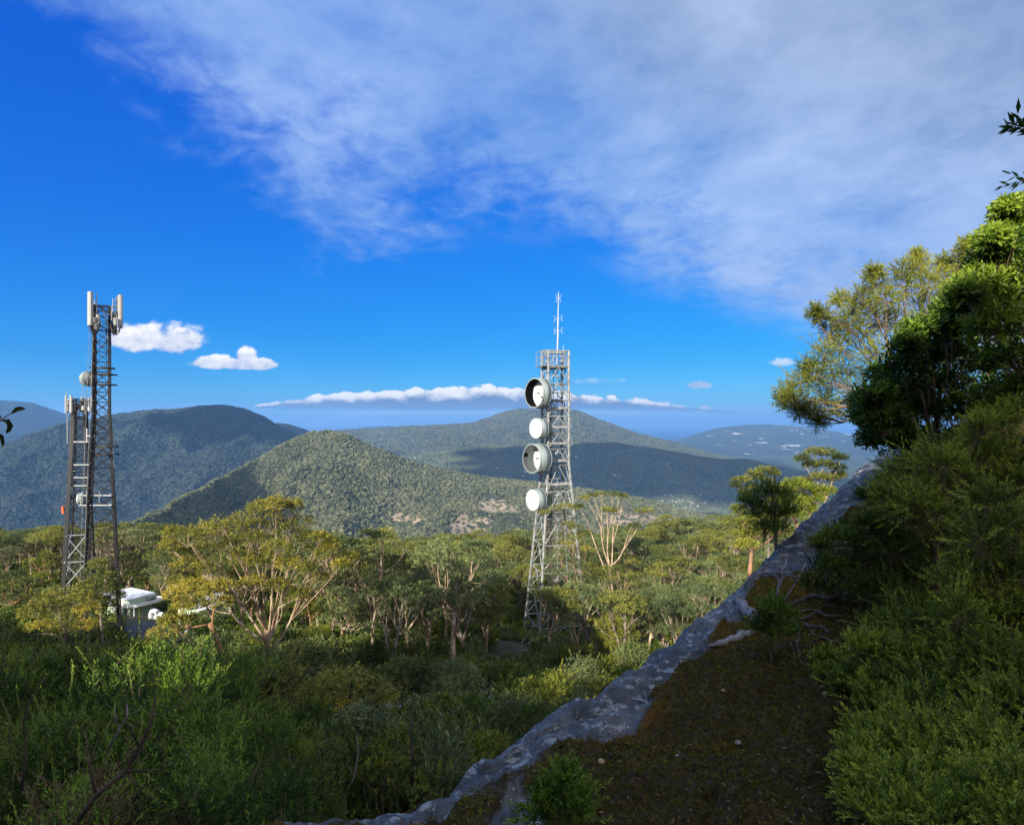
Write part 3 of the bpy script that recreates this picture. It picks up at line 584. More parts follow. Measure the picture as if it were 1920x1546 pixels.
def main_mast():
    d = 65.0; base = P(1041, 1206, d); base[2] = min(base[2], float(ground_z(base[0:1], base[1:2])[0]) + .15); H = (790 - 660) / F * d - base[2]
    zt = -4.6 - base[2]
    half = lambda z: 1.14 if z > zt else 1.14 + (zt - z) / zt * 1.62
    n = 15; lev = list(np.linspace(0, zt, 8)) + list(np.linspace(zt, H, 8))[1:]
    root, cor = lattice('lattice_mast', base, H, half, R(14.5), lev, (GALV_OLD, GALV_OLD), 'tall grey lattice mast with four drum dishes rising from the forest', leg_r=.13, br_r=.05, xstyle='k')
    b = np.array(base)
    # platform, railing, ladder, cables
    top = b + np.array([0, 0, H]); rot = R(14.5); ex = np.array([math.cos(rot), math.sin(rot), 0]); ey = np.array([-math.sin(rot), math.cos(rot), 0])
    z1 = H - 1.55; m = MB(); m.box(b + np.array([0, 0, z1]) - ex * .25, (2.9, 2.5, .09), rz=rot); m.box(b + np.array([0, 0, z1 - .12]) - ex * .25, (2.7, .08, .14), rz=rot); m.build('platform', GALV_OLD, root)
    m = MB(); pc = []
    for sx in (-1.75, -.6, .6, 1.14):
        for sy in (-1.14, 1.14): m.bar(b + ex * sx + ey * sy + np.array([0, 0, z1]), b + ex * sx + ey * sy + np.array([0, 0, H + .05]), .035)
    for zz in (z1 + .5, z1 + 1.0, H + .05):
        for sy in (-1.14, 1.14): m.bar(b + ex * -1.75 + ey * sy + np.array([0, 0, zz]), b + ex * 1.14 + ey * sy + np.array([0, 0, zz]), .03)
        for sx in (-1.75, 1.14): m.bar(b + ex * sx + ey * -1.14 + np.array([0, 0, zz]), b + ex * sx + ey * 1.14 + np.array([0, 0, zz]), .03)
    m.bar(b + ex * -1.9 + ey * -1.2 + np.array([0, 0, H]), b + ex * -1.9 + ey * -1.2 + np.array([0, 0, H - 2.1]), .03); m.build('railing', GALV, root)
    m = MB(); m.box(top + np.array([0, 0, .06]) - ex * .1, (2.6, .1, .12), rz=rot); m.box(top + np.array([0, 0, .06]) + ey * .9, (2.6, .1, .12), rz=rot); m.box(top + np.array([0, 0, .06]) - ey * .9, (2.6, .1, .12), rz=rot); m.build('top_frame', GALV, root)
    m = MB()
    for sx in (-.25, .25): m.bar(b + ex * sx - ey * .1 + np.array([0, 0, .5]), b + ex * sx - ey * .1 + np.array([0, 0, z1]), .035)
    for z in np.arange(.6, z1, .32): m.bar(b + ex * -.25 - ey * .1 + np.array([0, 0, z]), b + ex * .25 - ey * .1 + np.array([0, 0, z]), .02)
    for z in np.arange(2.5, z1, .9): m.lathe([(0, .42), (.05, .42)], b - ey * .45 + np.array([0, 0, z]), (0, 0, 1), 14)
    m.build('ladder', GALV, root)
    m = MB()
    for k in range(7): m.bar(b + ex * (-.75 + k * .09) + ey * .5 + np.array([0, 0, 1.0]), b + ex * (-.75 + k * .09) + ey * .5 + np.array([0, 0, H - 2.2 - .35 * k]), .032, 5)
    for z in np.arange(1.5, H - 2, 1.1): m.bar(b + ex * -.95 + ey * .55 + np.array([0, 0, z]), b + ex * .05 + ey * .55 + np.array([0, 0, z]), .03)
    m.build('cable_run', CABLE, root)
    for py in (765, 800, 830, 862, 905, 948):
        m = MB()
        z = (HZ - py) / F * d - b[2]; q = half(z)
        m.box(b + np.array([0, 0, z]) - ey * q, (2 * q, .12, .22), rz=rot); m.box(b + np.array([0, 0, z]) + ex * q, (.12, 2 * q, .18), rz=rot)
        m.box(b + np.array([0, 0, z]) , (2 * q, .1, .12), rz=rot)
        for s in (-.6, .6): m.box(b + np.array([0, 0, z - .05]) + ey * s * q, (2 * q, .06, .08), rz=rot)
        m.build('cross_beam', GALV_OLD, root)
    # aerial pole
    m = MB(); pb = P(1044, 700, d); pb[1] = d - .2; pt = P(1047, 548, d); pt[1] = d - .2
    m.tube([pb, (pb + pt) / 2, pt], [.075, .06, .03], 8); 
    m.build('aerial_pole', WHITEP, root)
    X = np.array([1.0, 0, 0]); Y = np.array([0, 1.0, 0])
    for py, sx, w in [(560, -5, 3.2), (560, 4, 3.2), (598, -8, 2.6), (597, 7, 2.6), (621, -8, 2.6), (620, 7, 2.6), (575, -1.5, 2), (606, -2, 2), (630, -1, 2), (575, 1.2, 2)]:
        m = MB(); c = P(1047 + sx, py, d); ctr = P(1047, py, d); c[1] = ctr[1] = d - .2
        if abs(sx) < 3: c = ctr + np.array([sx * .02, -.35 if sx < 0 else .4, 0])
        m.bar(ctr, c, .018); dipole_loop(m, c, norm(c - ctr), .16, .72 if py < 570 else .62); m.build('dipole', WHITEP, root)
    m = MB(); m.bar(P(1056.5, 660, d), P(1056.5, 648, d), .04, 5); m.build('lightning_rod', GALV, root)
    # small aerials on the right-hand side
    for py, L in [(747, 1.1), (790, .75), (827, .75)]:
        m = MB(); a = P(1071, py, d + .5); a0 = P(1064, py, d + .3); e = a + np.array([L, 0, 0])
        m.bar(P(1072, py - 12, d + .5), P(1072, py + 13, d + .5), .035); m.bar(a0 + [0, 0, .3], a + [0, 0, .3], .03); m.bar(a0 - [0, 0, .3], a - [0, 0, .3], .03); m.bar(a, e, .018)
        for q in np.linspace(.25, 1, 3): m.bar(a + (e - a) * q - [0, 0, .36], a + (e - a) * q + [0, 0, .36], .012)
        m.build('yagi_aerial', GALV, root)
    ax = (-.79, -.61, .03)
    fl = lambda px, py: P(px, py, d - 1.0)
    dd = d - 2.3
    dish(root, P(1001.5, 736.5, dd), ax, 28 / F * dd, 1.15, 'dark', [cor(0, (HZ - 730) / F * d - b[2]), cor(0, (HZ - 748) / F * d - b[2])], 'upper open drum dish with black lining')
    dish(root, P(1004.5, 803, dd), ax, 19 / F * dd, .95, 'radome', [cor(0, (HZ - 803) / F * d - b[2])], 'small white covered dish between the two open drums')
    dish(root, P(997, 859.5, dd), ax, 27.5 / F * dd, 1.5, 'light', [cor(0, (HZ - 850) / F * d - b[2]), cor(0, (HZ - 872) / F * d - b[2])], 'lower open drum dish with pale lining and a black patch')
    dish(root, P(998.5, 937.5, dd), ax, 20 / F * dd, 1.05, 'radome', [cor(0, (HZ - 935) / F * d - b[2])], 'lowest white covered dish')
    # braced tray and walkway at the foot
    m = MB(); z = np.array([0, 0, 1.0]); p0 = P(1058, 1125, 62); p1 = P(1003, 1200, 60); p2 = P(950, 1275, 55)
    for a, c in ((p1, p2),):
        dirv = norm(c - a); sd = norm(np.cross(dirv, z)); mid = (a + c) / 2
        m.box(mid, (np.linalg.norm(c - a), .9, .08), axes=[dirv, sd, np.cross(dirv, sd)])
        for s in (-.5, .5):
            m.bar(a + sd * s + z * .9, c + sd * s + z * .9, .035)
            for q in np.linspace(0, 1, 8): m.bar(a + (c - a) * q + sd * s, a + (c - a) * q + sd * s + z * .9, .025)
        for q in np.linspace(0.02, .98, 20): pq = a + (c - a) * q; m.box(pq + z * .05, (.06, .9, .03), axes=[dirv, sd, np.cross(dirv, sd)])
        for q in (.3, .9): pq = a + (c - a) * q; m.bar(pq, [pq[0], pq[1], float(ground_z(pq[0:1], pq[1:2])[0]) - .3], .06)
    w = empty('cable_walkway', p1, 'grey steel cable walkway sloping down from the foot of the tall mast', 'walkway'); m.build('deck', GALV, w)
    m = MB(); c = P(1012, 1185, 60)
    for k in range(5): m.tube([p1 + z * .15 + [0, .1 * k - .2, 0], p1 + z * .6 + [.4, .5 + .1 * k, 0], b + z * 1.5 + ex * (-.7 + .09 * k)], .04, 5)
    m.build('cable', GALV, w)
main_mast()

def panel_antenna(root, bot, top, w=.36, dep=.18, az=0, name='panel_antenna', m_=None):
    bot, top = np.array(bot, float), np.array(top, float); c = (bot + top) / 2; h = np.linalg.norm(top - bot)
    ca, sa = math.cos(az), math.sin(az); ex = np.array([ca, sa, 0]); ey = np.array([-sa, ca, 0]); ez = np.array([0, 0, 1.0])
    m = MB(); pr = []                                    # rounded front
    ring = [(-w / 2, dep * .5), (-w / 2, -dep * .2), (-w * .36, -dep * .48), (0, -dep * .6), (w * .36, -dep * .48), (w / 2, -dep * .2), (w / 2, dep * .5)]
    V = [c + ex * x + ey * y + ez * s * h / 2 * k for s, k in ((-1, 1), (1, 1)) for x, y in ring]; n = len(ring)
    m.poly(V, [(j, (j + 1) % n, n + (j + 1) % n, n + j) for j in range(n)] + [tuple(range(n))[::-1], tuple(range(n, 2 * n))])
    o = m.build(name, m_ or PANEL, root); return o, ex, ey
def left_mast():
    d = 40.0; px0 = 192.0; base = P(px0, 1200, d); base[2] = float(ground_z(base[0:1], base[1:2])[0]) + .1; H = (HZ - 574) / F * d - base[2]; b = np.array(base)
    zt = (HZ - 770) / F * d - b[2]; half = lambda z: .40 if z > zt else .40 + (zt - z) / zt * .62
    lev = [0]
    while lev[-1] < H - .3: lev.append(min(H, lev[-1] + max(.66, half(lev[-1]) * 1.5)))
    lev[-1] = H
    root, cor = lattice('lattice_mast', base, H, half, R(28), lev, (DARKST, DARKST), 'slim dark lattice mast with tall panel antennas at its head, nearest on the left', leg_r=.05, br_r=.02)
    Z = lambda py: (HZ - py) / F * d - b[2]
    z_ = np.array([0, 0, 1.0])
    m = MB()                                            # thick bundles of cable up two legs
    for k, off, zz in ((0, -.07, 0), (0, .0, 0), (1, .08, 1), (1, .14, 2), (1, .02, 0)):
        m.tube([cor(k, z) + np.array([off, -.08, 0]) for z in (.4, zt * .5, zt, H - .6 - zz)], .032, 6)
    for k in (0, 1):
        for z in np.arange(1, H, .8): m.box(cor(k, z) + np.array([.03, -.07, 0]), (.18, .12, .04))
    m.build('cable_run', CABLE, root)
    m = MB()
    for a_ in (-.08, .08): m.bar(cor(0, .5) + [a_ * 1.5 - .12, -.05, 0], cor(0, H - .5) + [a_ * 1.5 - .12, -.05, 0], .018)
    m.build('climbing_rail', GALV_OLD, root)
    for py, L in ((702, 0), (721, .02), (690, -.35), (838, -.2), (852, -.15)):
        m = MB(); z = Z(py); q = half(z)
        for y in (-q * 1.1, q * 1.1): m.box(b + np.array([.08, y, z]), (2 * q + .42 + L, .06, .09))
        for x in (-q * 1.3, q * 1.3): m.box(b + np.array([x, 0, z + .02]), (.06, 2.4 * q, .07))
        m.build('cross_arm', DARKST, root)
    for py in (573, 582, 618):                          # head frame
        m = MB()
        z = b[2] + Z(py)
        A = P(172, py, d - .5); B = P(224, py + 3, d + .2); C = P(196, py + 1, d + 1.1)
        for a, c in ((A, B), (B, C), (C, A)): m.bar(a, c, .035, 5)
        m.build('head_frame', DARKST, root)
    specs = [((168.7, 610), (168.7, 547), .36, -.5, d - .7), ((226.2, 615), (225.5, 553), .26, .65, d - .1)]
    for (bp, tp, w, az, dd_) in specs:
        o, ex, ey = panel_antenna(root, P(*bp, dd_), P(*tp, dd_), w, .2, az)
        m = MB(); pb, pt = P(bp[0], bp[1] + 6, dd_), P(tp[0], tp[1] + 12, dd_); off = ey * .32 + ex * (.15 if az < 0 else -.2)
        m.bar(pb + off - z_ * .15, pt + off + z_ * .35, .035, 6)
        for q in (.25, .8): m.bar(pb + (pt - pb) * q, pb + (pt - pb) * q + off, .03)
        m.build('mounting_pipe', GALV_OLD, root)
    rs = random.Random(4)
    for px, py, dd_ in [(179, 600, 39.2), (184, 596, 39.5), (181, 612, 39.1), (186, 608, 40.6), (213, 596, 40), (217, 603, 39.6), (212, 610, 40.4), (219, 590, 40.2), (208, 590, 40.9), (176, 590, 40.0), (214, 620, 40.2)]:
        m = MB(); c = P(px, py, dd_); s = (.17 + rs.random() * .1, .14, .34 + rs.random() * .25); m.box(c, s, rz=rs.random())
        for k in range(-3, 4): m.box(c + [0, -.09, s[2] / 8 * k], (s[0] * .9, .03, .02), rz=0)
        m.build('remote_radio_unit', mat('radio_grey', (.12, .12, .12), .6, .2) if rs.random() < .7 else mat('radio_pale', (.42, .42, .4), .6, .1), root)
    m = MB()
    for _ in range(22):                                  # jumpers hanging below the panels
        s_ = rs.choice([168, 170, 224, 216, 219]); a = P(s_ + rs.uniform(-2, 3), 612 + rs.uniform(-4, 3), 39.5 + rs.uniform(-.6, .6)); e = P(rs.uniform(178, 188) if s_ < 200 else rs.uniform(206, 216), rs.uniform(596, 615), 39.8 + rs.uniform(-.5, .5))
        mid = (a + e) / 2 - z_ * rs.uniform(.35, .75); m.tube([a, a * .7 + mid * .3 - z_ * .15, mid, e * .7 + mid * .3 - z_ * .12, e], .022, 5)
    for k in range(4): m.tube([P(183 + k, 575, 40), P(190 + k, 576 + k, 39.8), P(199, 590 + k, 39.6), P(200, 640, 39.6), P(200, 700, 39.6)], .03, 5)
    m.tube([P(186, 640, 39.4), P(188, 652, 39.2), P(194, 650, 39.2), P(196, 640, 39.3)], .025, 5)
    m.build('jumper_cables', CABLE, root)
    for px, y0, y1, r_ in [(177.5, 562, 600, .035), (181, 567, 600, .03), (211.8, 560, 585, .035), (220.5, 556, 585, .03), (209, 573, 600, .03), (171, 575, 603, .03)]:
        m = MB(); m.bar(P(px, y0, 39.8), P(px, y1, 39.8), r_, 6); m.build('whip_antenna', GALV, root)
    # dish high on the left side, drum seen from the side
    dish(root, P(162, 710, d - .2), (-.93, .36, 0), 13.2 / F * d, .38, 'radome', [cor(0, Z(700)), cor(0, Z(719))], 'dish high on the left side of the mast')
    dish(root, P(147.5, 935, d - .4), (-.9, -.42, 0), 11 / F * d, .35, 'radome', [P(163, 935, d - .3)], 'white dish low on the left side of the mast')
    m = MB(); m.bar(P(163, 920, d - .3), P(163, 955, d - .3), .045, 6); m.bar(P(163, 927, d - .3), cor(0, Z(927)), .035); m.bar(P(163, 948, d - .3), cor(0, Z(948)), .035)
    m.bar(P(186, 918, d - .9), P(186, 942, d - .9), .035); m.box(b + [0, -.7, Z(926)], (2.1, .05, .07)); m.box(b + [0, -.7, Z(944)], (2.1, .05, .07)); m.build('dish_bracket', GALV, root)
    m = MB(); m.bar(P(211.5, 803, d), P(211.5, 858, d), .05, 6); m.bar(P(212.5, 858, d), P(212.5, 945, d), .022, 5)
    for py in (812, 836, 926, 945): m.bar(P(205, py, d), P(213, py, d), .03)
    m.build('whip_antenna', GALV, root)
    m = MB()
    for x in (163, 174): m.bar(P(x, 806 if x > 170 else 803, d - .4), P(x, 828, d - .4), .035, 6)
    m.bar(P(163, 817, d - .4), P(178, 817, d - .4), .04); m.build('dipole', WHITEP, root)
    m = MB(); m.bar(P(208, 823.5, d), P(231, 823.5, d), .012); m.build('guy_rod', GALV, root); m = MB(); m.bar(P(205, 710, d), P(214.5, 710, d), .012); m.build('guy_rod', GALV, root)
left_mast()
def rear_mast():
    d = 65.0; base = P(150, 1112, d); base[2] = float(ground_z(base[0:1], base[1:2])[0]) + .1; H = (HZ - 748) / F * d - base[2]; b = np.array(base)
    zt = (HZ - 800) / F * d - b[2]; half = lambda z: .52 if z > zt else .52 + (zt - z) / zt * .72
    lev = [0]
    while lev[-1] < H - .5: lev.append(min(H, lev[-1] + max(.95, half(lev[-1]) * 1.7)))
    lev[-1] = H
    root, cor = lattice('lattice_mast', base, H, half, R(20), lev, (DARKST, DARKST), 'shorter dark lattice mast behind the slim one, crowned with many short panels', leg_r=.085, br_r=.035)
    z_ = np.array([0, 0, 1.0])
    m = MB()
    for k in range(5): m.tube([cor(0, z) + np.array([-.12 + k * .08, -.1, 0]) for z in (.4, zt * .5, zt, H - .8)], .045, 5)
    for k in range(2): m.tube([cor(1, z) + np.array([.02 + k * .08, -.1, 0]) for z in (.4, zt * .5, zt, H - 3)], .04, 5)
    for z in np.arange(1, H, 1.0): m.box(cor(0, z) + np.array([.03, -.1, 0]), (.5, .14, .06))
    m.build('cable_run', CABLE, root)
    m = MB()
    for py in (752, 772):
        A, B, C = P(124, py, d - 1.0), P(176, py, d - .6), P(148, py, d + 2)
        for a, c in ((A, B), (B, C), (C, A)): m.bar(a, c, .05, 5)
    for px in (128, 140, 150, 160, 168): m.bar(P(px, 750, d - .9), P(px, 774, d - .9), .03)
    m.build('head_frame', DARKST, root)
    for px, y0, y1, w, az, dd_, mm in [(123.5, 741, 774, .2, -.8, d - 1, None), (132.8, 741, 773, .27, -.35, d - 1.1, None), (173.5, 742, 772, .2, .7, d - .6, None), (166, 745, 768, .2, .4, d - .6, None), (153.5, 745, 772, .27, 0, d + .9, None), (128, 748, 770, .16, -1.2, d - .2, None), (141, 752, 770, .18, .2, d + 1.2, None)]:
        panel_antenna(root, P(px, y1, dd_), P(px, y0, dd_), w, .16, az, m_=mm)
    rs = random.Random(8)
    for _ in range(9):
        m = MB(); m.box(P(rs.uniform(127, 172), rs.uniform(758, 772), d + rs.uniform(-1, .6)), (.25, .2, .45)); m.build('remote_radio_unit', mat('radio_pale', (.42, .42, .4), .6, .1) if rs.random() < .5 else mat('radio_grey', (.12, .12, .12), .6, .2), root)
    m = MB(); m.box(P(147, 762, d - .4), (.3, .1, .5)); m.build('warning_board', mat('faded_orange', (.55, .22, .12), .6, .1), root)
    m = MB()
    for _ in range(16):
        px = rs.uniform(124, 172); a = P(px, 774, d - .9); e = P(148 + rs.uniform(-6, 8), 780, d - .5); m.tube([a, (a + e) / 2 - z_ * rs.uniform(.2, .5), e], .03, 4)
    m.build('jumper_cables', CABLE, root)
    for px, y0, y1, r_ in [(125.3, 732, 760, .03), (154, 703, 748, .025), (159.3, 738, 776, .035), (170.3, 737, 776, .03), (126, 774, 792, .04), (126.3, 792, 831, .05)]:
        m = MB(); m.bar(P(px, y0, d - .9), P(px, y1, d - .9), r_, 6); m.build('whip_antenna', GALV, root)
    m = MB(); m.bar(P(134, 845, d), P(134, 888, d), .05); m.bar(P(130, 865, d - .3), P(130, 888, d - .3), .04)
    for py in (864, 883): m.bar(P(128, py, d - .3), P(142, py, d - .3), .05)
    m.build('dipole', GALV, root)
    dish(root, P(131.5, 857, d - .5), (-.7, -.7, .1), 7.5 / F * d, .15, 'radome', [P(139, 858, d)], 'small dish halfway up the mast')
    dish(root, P(127.5, 926.5, d - .5), (-.85, -.52, 0), 9 / F * d, .35, 'radome', [P(136, 927, d)], 'white dish low on the left side of the mast')
    m = MB(); m.bar(P(135, 908, d - .3), P(135, 940, d - .3), .05); m.build('dish_bracket', GALV, root)
    for py in (871, 895, 910, 828): m = MB(); m.box(P(150, py, d - .8), (1.9, .06, .1)); m.build('cross_arm', GALV, root)
    # pale stiffening braces on the lowest bays
    m = MB(); zz = np.linspace(0, (HZ - 1000) / F * d - b[2], 4)
    for k in (0, 1, 3):
        for z0, z1 in zip(zz[:-1], zz[1:]):
            a0, a1, c0, c1 = cor(k, z0), cor(k, z1), cor((k + 1) % 4, z0), cor((k + 1) % 4, z1); o = np.array([0, -.12, 0])
            m.bar(a0 + o, c1 + o, .06); m.bar(c0 + o, a1 + o, .06); m.bar(a1 + o, c1 + o, .06)
    m.build('stiffening_brace', GALV, root)
    # orange sleeve hung from a fine line
    m = MB(); m.lathe([(0, .16), (.75, .12)], P(119, 962, d - 1), (-.15, 0, 1), 12); m.bar(P(117, 949, d - 1), P(134, 943, d - .8), .012); m.build('orange_sleeve', mat('orange_cloth', (.75, .13, .04), .7, .1), root)
rear_mast()

# ------------------------------------------------------------------ buildings
def frame_at(px, py, d, az):
    o = P(px, py, d); ca, sa = math.cos(az), math.sin(az); return o, np.array([ca, sa, 0]), np.array([-sa, ca, 0])
GREENW = mat('pale_green_wall', (.46, .60, .42), .7, .04, 2); CORR = mat('white_roof_sheet', (.80, .82, .84), .45, .03, 2); RUST = mat('red_brown_deck', (.30, .13, .07), .85, .25, .8, col2=(.20, .10, .06))
GLASS = mat('dark_window_glass', (.03, .05, .05), .15, .1)
def hut():
    d = 55.0; o, ex, ey = frame_at(247, 1169, d, R(-28)); z = np.array([0, 0, 1.0])   # right front corner, at the foot
    gz = o[2] - .15; o = np.array([o[0], o[1], gz]); L, W, Hh = 3.6, 2.1, 2.15
    root = empty('equipment_hut', o, 'pale green equipment hut with flat white roof behind the slim mast', 'hut')
    c = o - ex * L / 2 + ey * W / 2 - ex * .3
    m = MB(); m.box(c + z * Hh / 2, (L, W, Hh), axes=[ex, ey, z]); m.build('wall', GREENW, root)
    m = MB(); m.box(c + z * (Hh + .12) - ex * .15, (L + .3, W + .5, .16), axes=[ex, ey, norm(z)])
    for k in range(9): m.box(c + z * (Hh + .215) + ex * (-L / 2 + .2 + k * .38), (.05, W + .5, .03), axes=[ex, ey, z])
    m.build('roof', CORR, root)
    m = MB(); f = o - ex * .95 - ey * .02 + z * 1.0; m.box(f, (.95, .06, 1.1), axes=[ex, ey, z]); w = m.build('window', WHITEP, root)
    m = MB(); m.box(f - ey * .02, (.78, .06, .92), axes=[ex, ey, z]); m.build('pane', GLASS, w)
    m = MB(); f = o - ex * 2.8 - ey * .02 + z * .9; m.box(f, (.75, .06, 1.7), axes=[ex, ey, z]); dr = m.build('door', mat('white_door', (.66, .70, .62), .6, .03), root)
    m = MB(); m.box(f + ex * .35 - ey * .06, (.1, .06, .05), axes=[ex, ey, z]); m.build('handle', GALV, dr)
    m = MB()                                            # rounded awning round the right-hand end
    pts = []
    hw = W / 2 + .4; cx = o + ey * W / 2 - ex * .2
    for a in np.linspace(-90, 90, 15):
        e = 4.0; ca, sa = math.cos(R(a)), math.sin(R(a)); pts.append(cx + ex * (abs(ca) ** (2 / e)) * 1.15 + ey * math.copysign(abs(sa) ** (2 / e), sa) * hw)
    pts = [pts[0] - ex * 2.0] + pts + [pts[-1] - ex * 1.2]
    for a, c2 in zip(pts[:-1], pts[1:]):
        dv = norm(c2 - a); m.box((a + c2) / 2 + z * (Hh - .25), (np.linalg.norm(c2 - a) + .04, .1, .26), axes=[dv, np.cross(z, dv), z])
    m.build('awning_band', CORR, root)
    m = MB(); m.box(cx + ex * .45 + z * (Hh - .36), (1.4, 2 * hw - .2, .06), axes=[ex, ey, z]); m.build('awning_floor', mat('shade_toned_sheet', (.2, .22, .2), .8, .1), root)  # the awning's shade is put into this darker sheet colour
    m = MB(); m.box(cx + ex * .5 + ey * .5 + z * (Hh - .1), (.6, .5, .3), axes=[ex, ey, z]); m.build('air_unit', mat('dark_unit', (.1, .12, .12), .6, .1), root)
    m = MB(); m.bar(cx + ex * 1.0 - ey * hw * .9 - z * .1, cx + ex * 1.0 - ey * hw * .9 + z * (Hh - .3), .05, 6); m.build('post', WHITEP, root)
    # low brown-decked plant roof in front, with pale edging
    q = P(245, 1187, 51); base = np.array([q[0], q[1], q[2]])
    r2 = empty('plant_building', base, 'low building with red-brown flat roof and white edging, far left', 'building'); Lb, Wb = 12.5, 5.0
    cb = base - ex * Lb / 2 - ey * Wb / 2 + ex * .2 + ey * .9
    m = MB(); m.box(cb - z * 1.4, (Lb, Wb, 2.5), axes=[ex, ey, z]); m.build('wall', mat('grey_plant_wall', (.30, .33, .34), .8, .1, 1), r2)
    m = MB(); m.box(cb - z * .1, (Lb + .3, Wb + .3, .14), axes=[ex, ey, z]); m.build('roof_deck', RUST, r2)
    for s in (-1, 1):
        m = MB(); m.box(cb + ey * s * (Wb / 2 + .1) + z * .05, (Lb + .4, .12, .2), axes=[ex, ey, z]); m.build('white_edging', CORR, r2)
    for k in (-.5, -.17, .17, .5):
        m = MB(); m.box(cb + ex * k * Lb + z * .06, (.12, Wb + .1, .16), axes=[ex, ey, z]); m.build('white_edging', CORR, r2)
    for k in range(5):
        m = MB(); m.box(cb + ex * (-Lb * .4 + k * Lb * .2) - ey * (Wb / 2 + .02) - z * 1.3, (1.2, .05, 1.0), axes=[ex, ey, z]); m.build('louvre', mat('louvre_grey', (.22, .24, .26), .6, .1), r2)
    # pale yard wall and lit slab at far left
    m = MB(); a = P(-10, 1165, 60); c2 = P(75, 1125, 66)
    for k in range(6):
        p = a + (c2 - a) * (k / 5); m.box(p - z * .4, (2.2, .3, 1.2), axes=[norm(c2 - a), np.cross(z, norm(c2 - a)), z])
    o2 = m.build('retaining_wall', mat('pale_concrete', (.50, .48, .44), .85, .12, 1.5)); tag(o2, 'pale curved concrete retaining wall at the far left behind the brown roof', 'wall')
    # yard and pipes
    c = P(275, 1200, 50); gy = lambda p: float(ground_z(np.array([p[0]]), np.array([p[1]]))[0])
    for (px, s) in ((283, 1.0), (293, .8)):
        p = P(px, 1171, 53); m = MB(); m.tube([p - z * .3, p + z * .95 * s, p + z * 1.2 * s + ex * .15, p + z * 1.3 * s + ex * .45, p + z * 1.25 * s + ex * 1.0], .2, 12); m.lathe([(-.02, .26), (.06, .26)], p + z * .3, z, 12)
        rt = m.build('vent_pipe', WHITEP); tag(rt, 'taller white bent vent pipe beside the dark yard' if s == 1.0 else 'shorter white bent vent pipe, right of the taller one', 'pipe', 'white vent pipes by the yard')
    # second hut and green tank
    d2 = 50.0; o, ex, ey = frame_at(374, 1182, d2, R(-22)); root = empty('equipment_hut', o, 'pale green hut with white gable roof half hidden by the tall eucalypt', 'hut'); L, W, Hh = 2.4, 3.0, 1.9
    c = o - ex * L / 2 + ey * W / 2 - z * .3
    m = MB(); m.box(c + z * Hh / 2, (L, W, Hh), axes=[ex, ey, z]); m.build('wall', mat('mint_wall', (.55, .70, .50), .7, .04), root)
    m = MB(); A = [c + ex * sx * (L / 2 + .2) + ey * sy * (W / 2 + .2) + z * Hh for sx in (-1, 1) for sy in (-1, 1)]; rg = [c + ey * s * (W / 2 + .2) + z * (Hh + .6) for s in (-1, 1)]
    m.poly(A + rg + [p + z * .08 for p in A + rg], [(0, 4, 5, 1), (2, 3, 5, 4), (6, 7, 11, 10), (8, 10, 11, 9), (0, 6, 10, 4), (4, 10, 8, 2), (1, 5, 11, 7), (5, 3, 9, 11), (0, 1, 7, 6), (2, 8, 9, 3)]); m.build('roof', CORR, root)
    m = MB(); m.box(c - ey * (W / 2 + .02) + z * .9, (.8, .05, 1.5), axes=[ex, ey, z]); m.build('door', mat('pale_door', (.6, .64, .56), .6, .03), root)
    p = P(418, 1180, 48); m = MB(); m.lathe([(-1.2, .8), (.2, .8), (.45, .5), (.55, .001)], p, z, 20); 
    for k in range(6): m.lathe([(-1.1 + k * .22, .8), (-1.05 + k * .22, .83), (-1.0 + k * .22, .8)], p, z, 20)
    tk = m.build('water_tank', mat('green_tank', (.10, .30, .18), .5, .1), None, True); tag(tk, 'small green ribbed water tank behind the tall eucalypt', 'tank')
    p = P(356, 1190, 46); rt = empty('cabinet', p - z * .8, 'small white cabinet in the leaves in front of the gabled hut', 'cabinet'); m = MB(); m.box(p - z * .3, (.9, .7, 1.0), rz=-.3); m.build('body', WHITEP, rt); m = MB(); m.box(p + z * .24, (1.0, .8, .07), rz=-.3); m.build('lid', CORR, rt)
hut()
def sheet(name, poly, mat_, lift=.05, step=.8, zfun=None):
    poly = np.array(poly, float); x0, y0 = poly.min(0); x1, y1 = poly.max(0)
    xs = np.arange(x0, x1 + step, step); ys = np.arange(y0, y1 + step, step); X, Y = np.meshgrid(xs, ys); Z = ground_z(X, Y) + lift
    F_ = grid_faces(*X.shape); cx, cy = X.ravel()[F_].mean(1), Y.ravel()[F_].mean(1); ins = np.zeros(len(cx), bool); n = len(poly)
    for i in range(n):
        a, b = poly[i], poly[(i + 1) % n]; c = ((a[1] > cy) != (b[1] > cy)) & (cx < (b[0] - a[0]) * (cy - a[1]) / (b[1] - a[1] + 1e-9) + a[0]); ins ^= c
    me = fast_mesh(name, np.stack([X, Y, Z], -1).reshape(-1, 3), F_[ins], mat_, True); link(name, me, kind='structure')
def gxy(px, py):                                         # ground point seen through a pixel
    for d in np.geomspace(14, 260, 900):
        p = P(px, py, d)
        if p[2] <= float(ground_z(p[0:1], p[1:2])[0]): return p[:2]
    return P(px, py, 200)[:2]
TRACK = [gxy(*q) for q in [(430, 1400), (560, 1325), (700, 1318), (800, 1300), (930, 1290), (1010, 1310), (960, 1345), (850, 1362), (700, 1380), (600, 1420)]]
sheet('gravel_track', TRACK, mat('gravel', (.30, .27, .26), .95, .15, 2, bump=.5, bscale=20), step=.2)
YARD = [gxy(*q) for q in [(225, 1235), (235, 1178), (270, 1168), (350, 1175), (345, 1215), (330, 1250)]]
sheet('asphalt_yard', YARD, mat('asphalt', (.06, .058, .065), .9, .15, 2), step=.25, lift=.12)
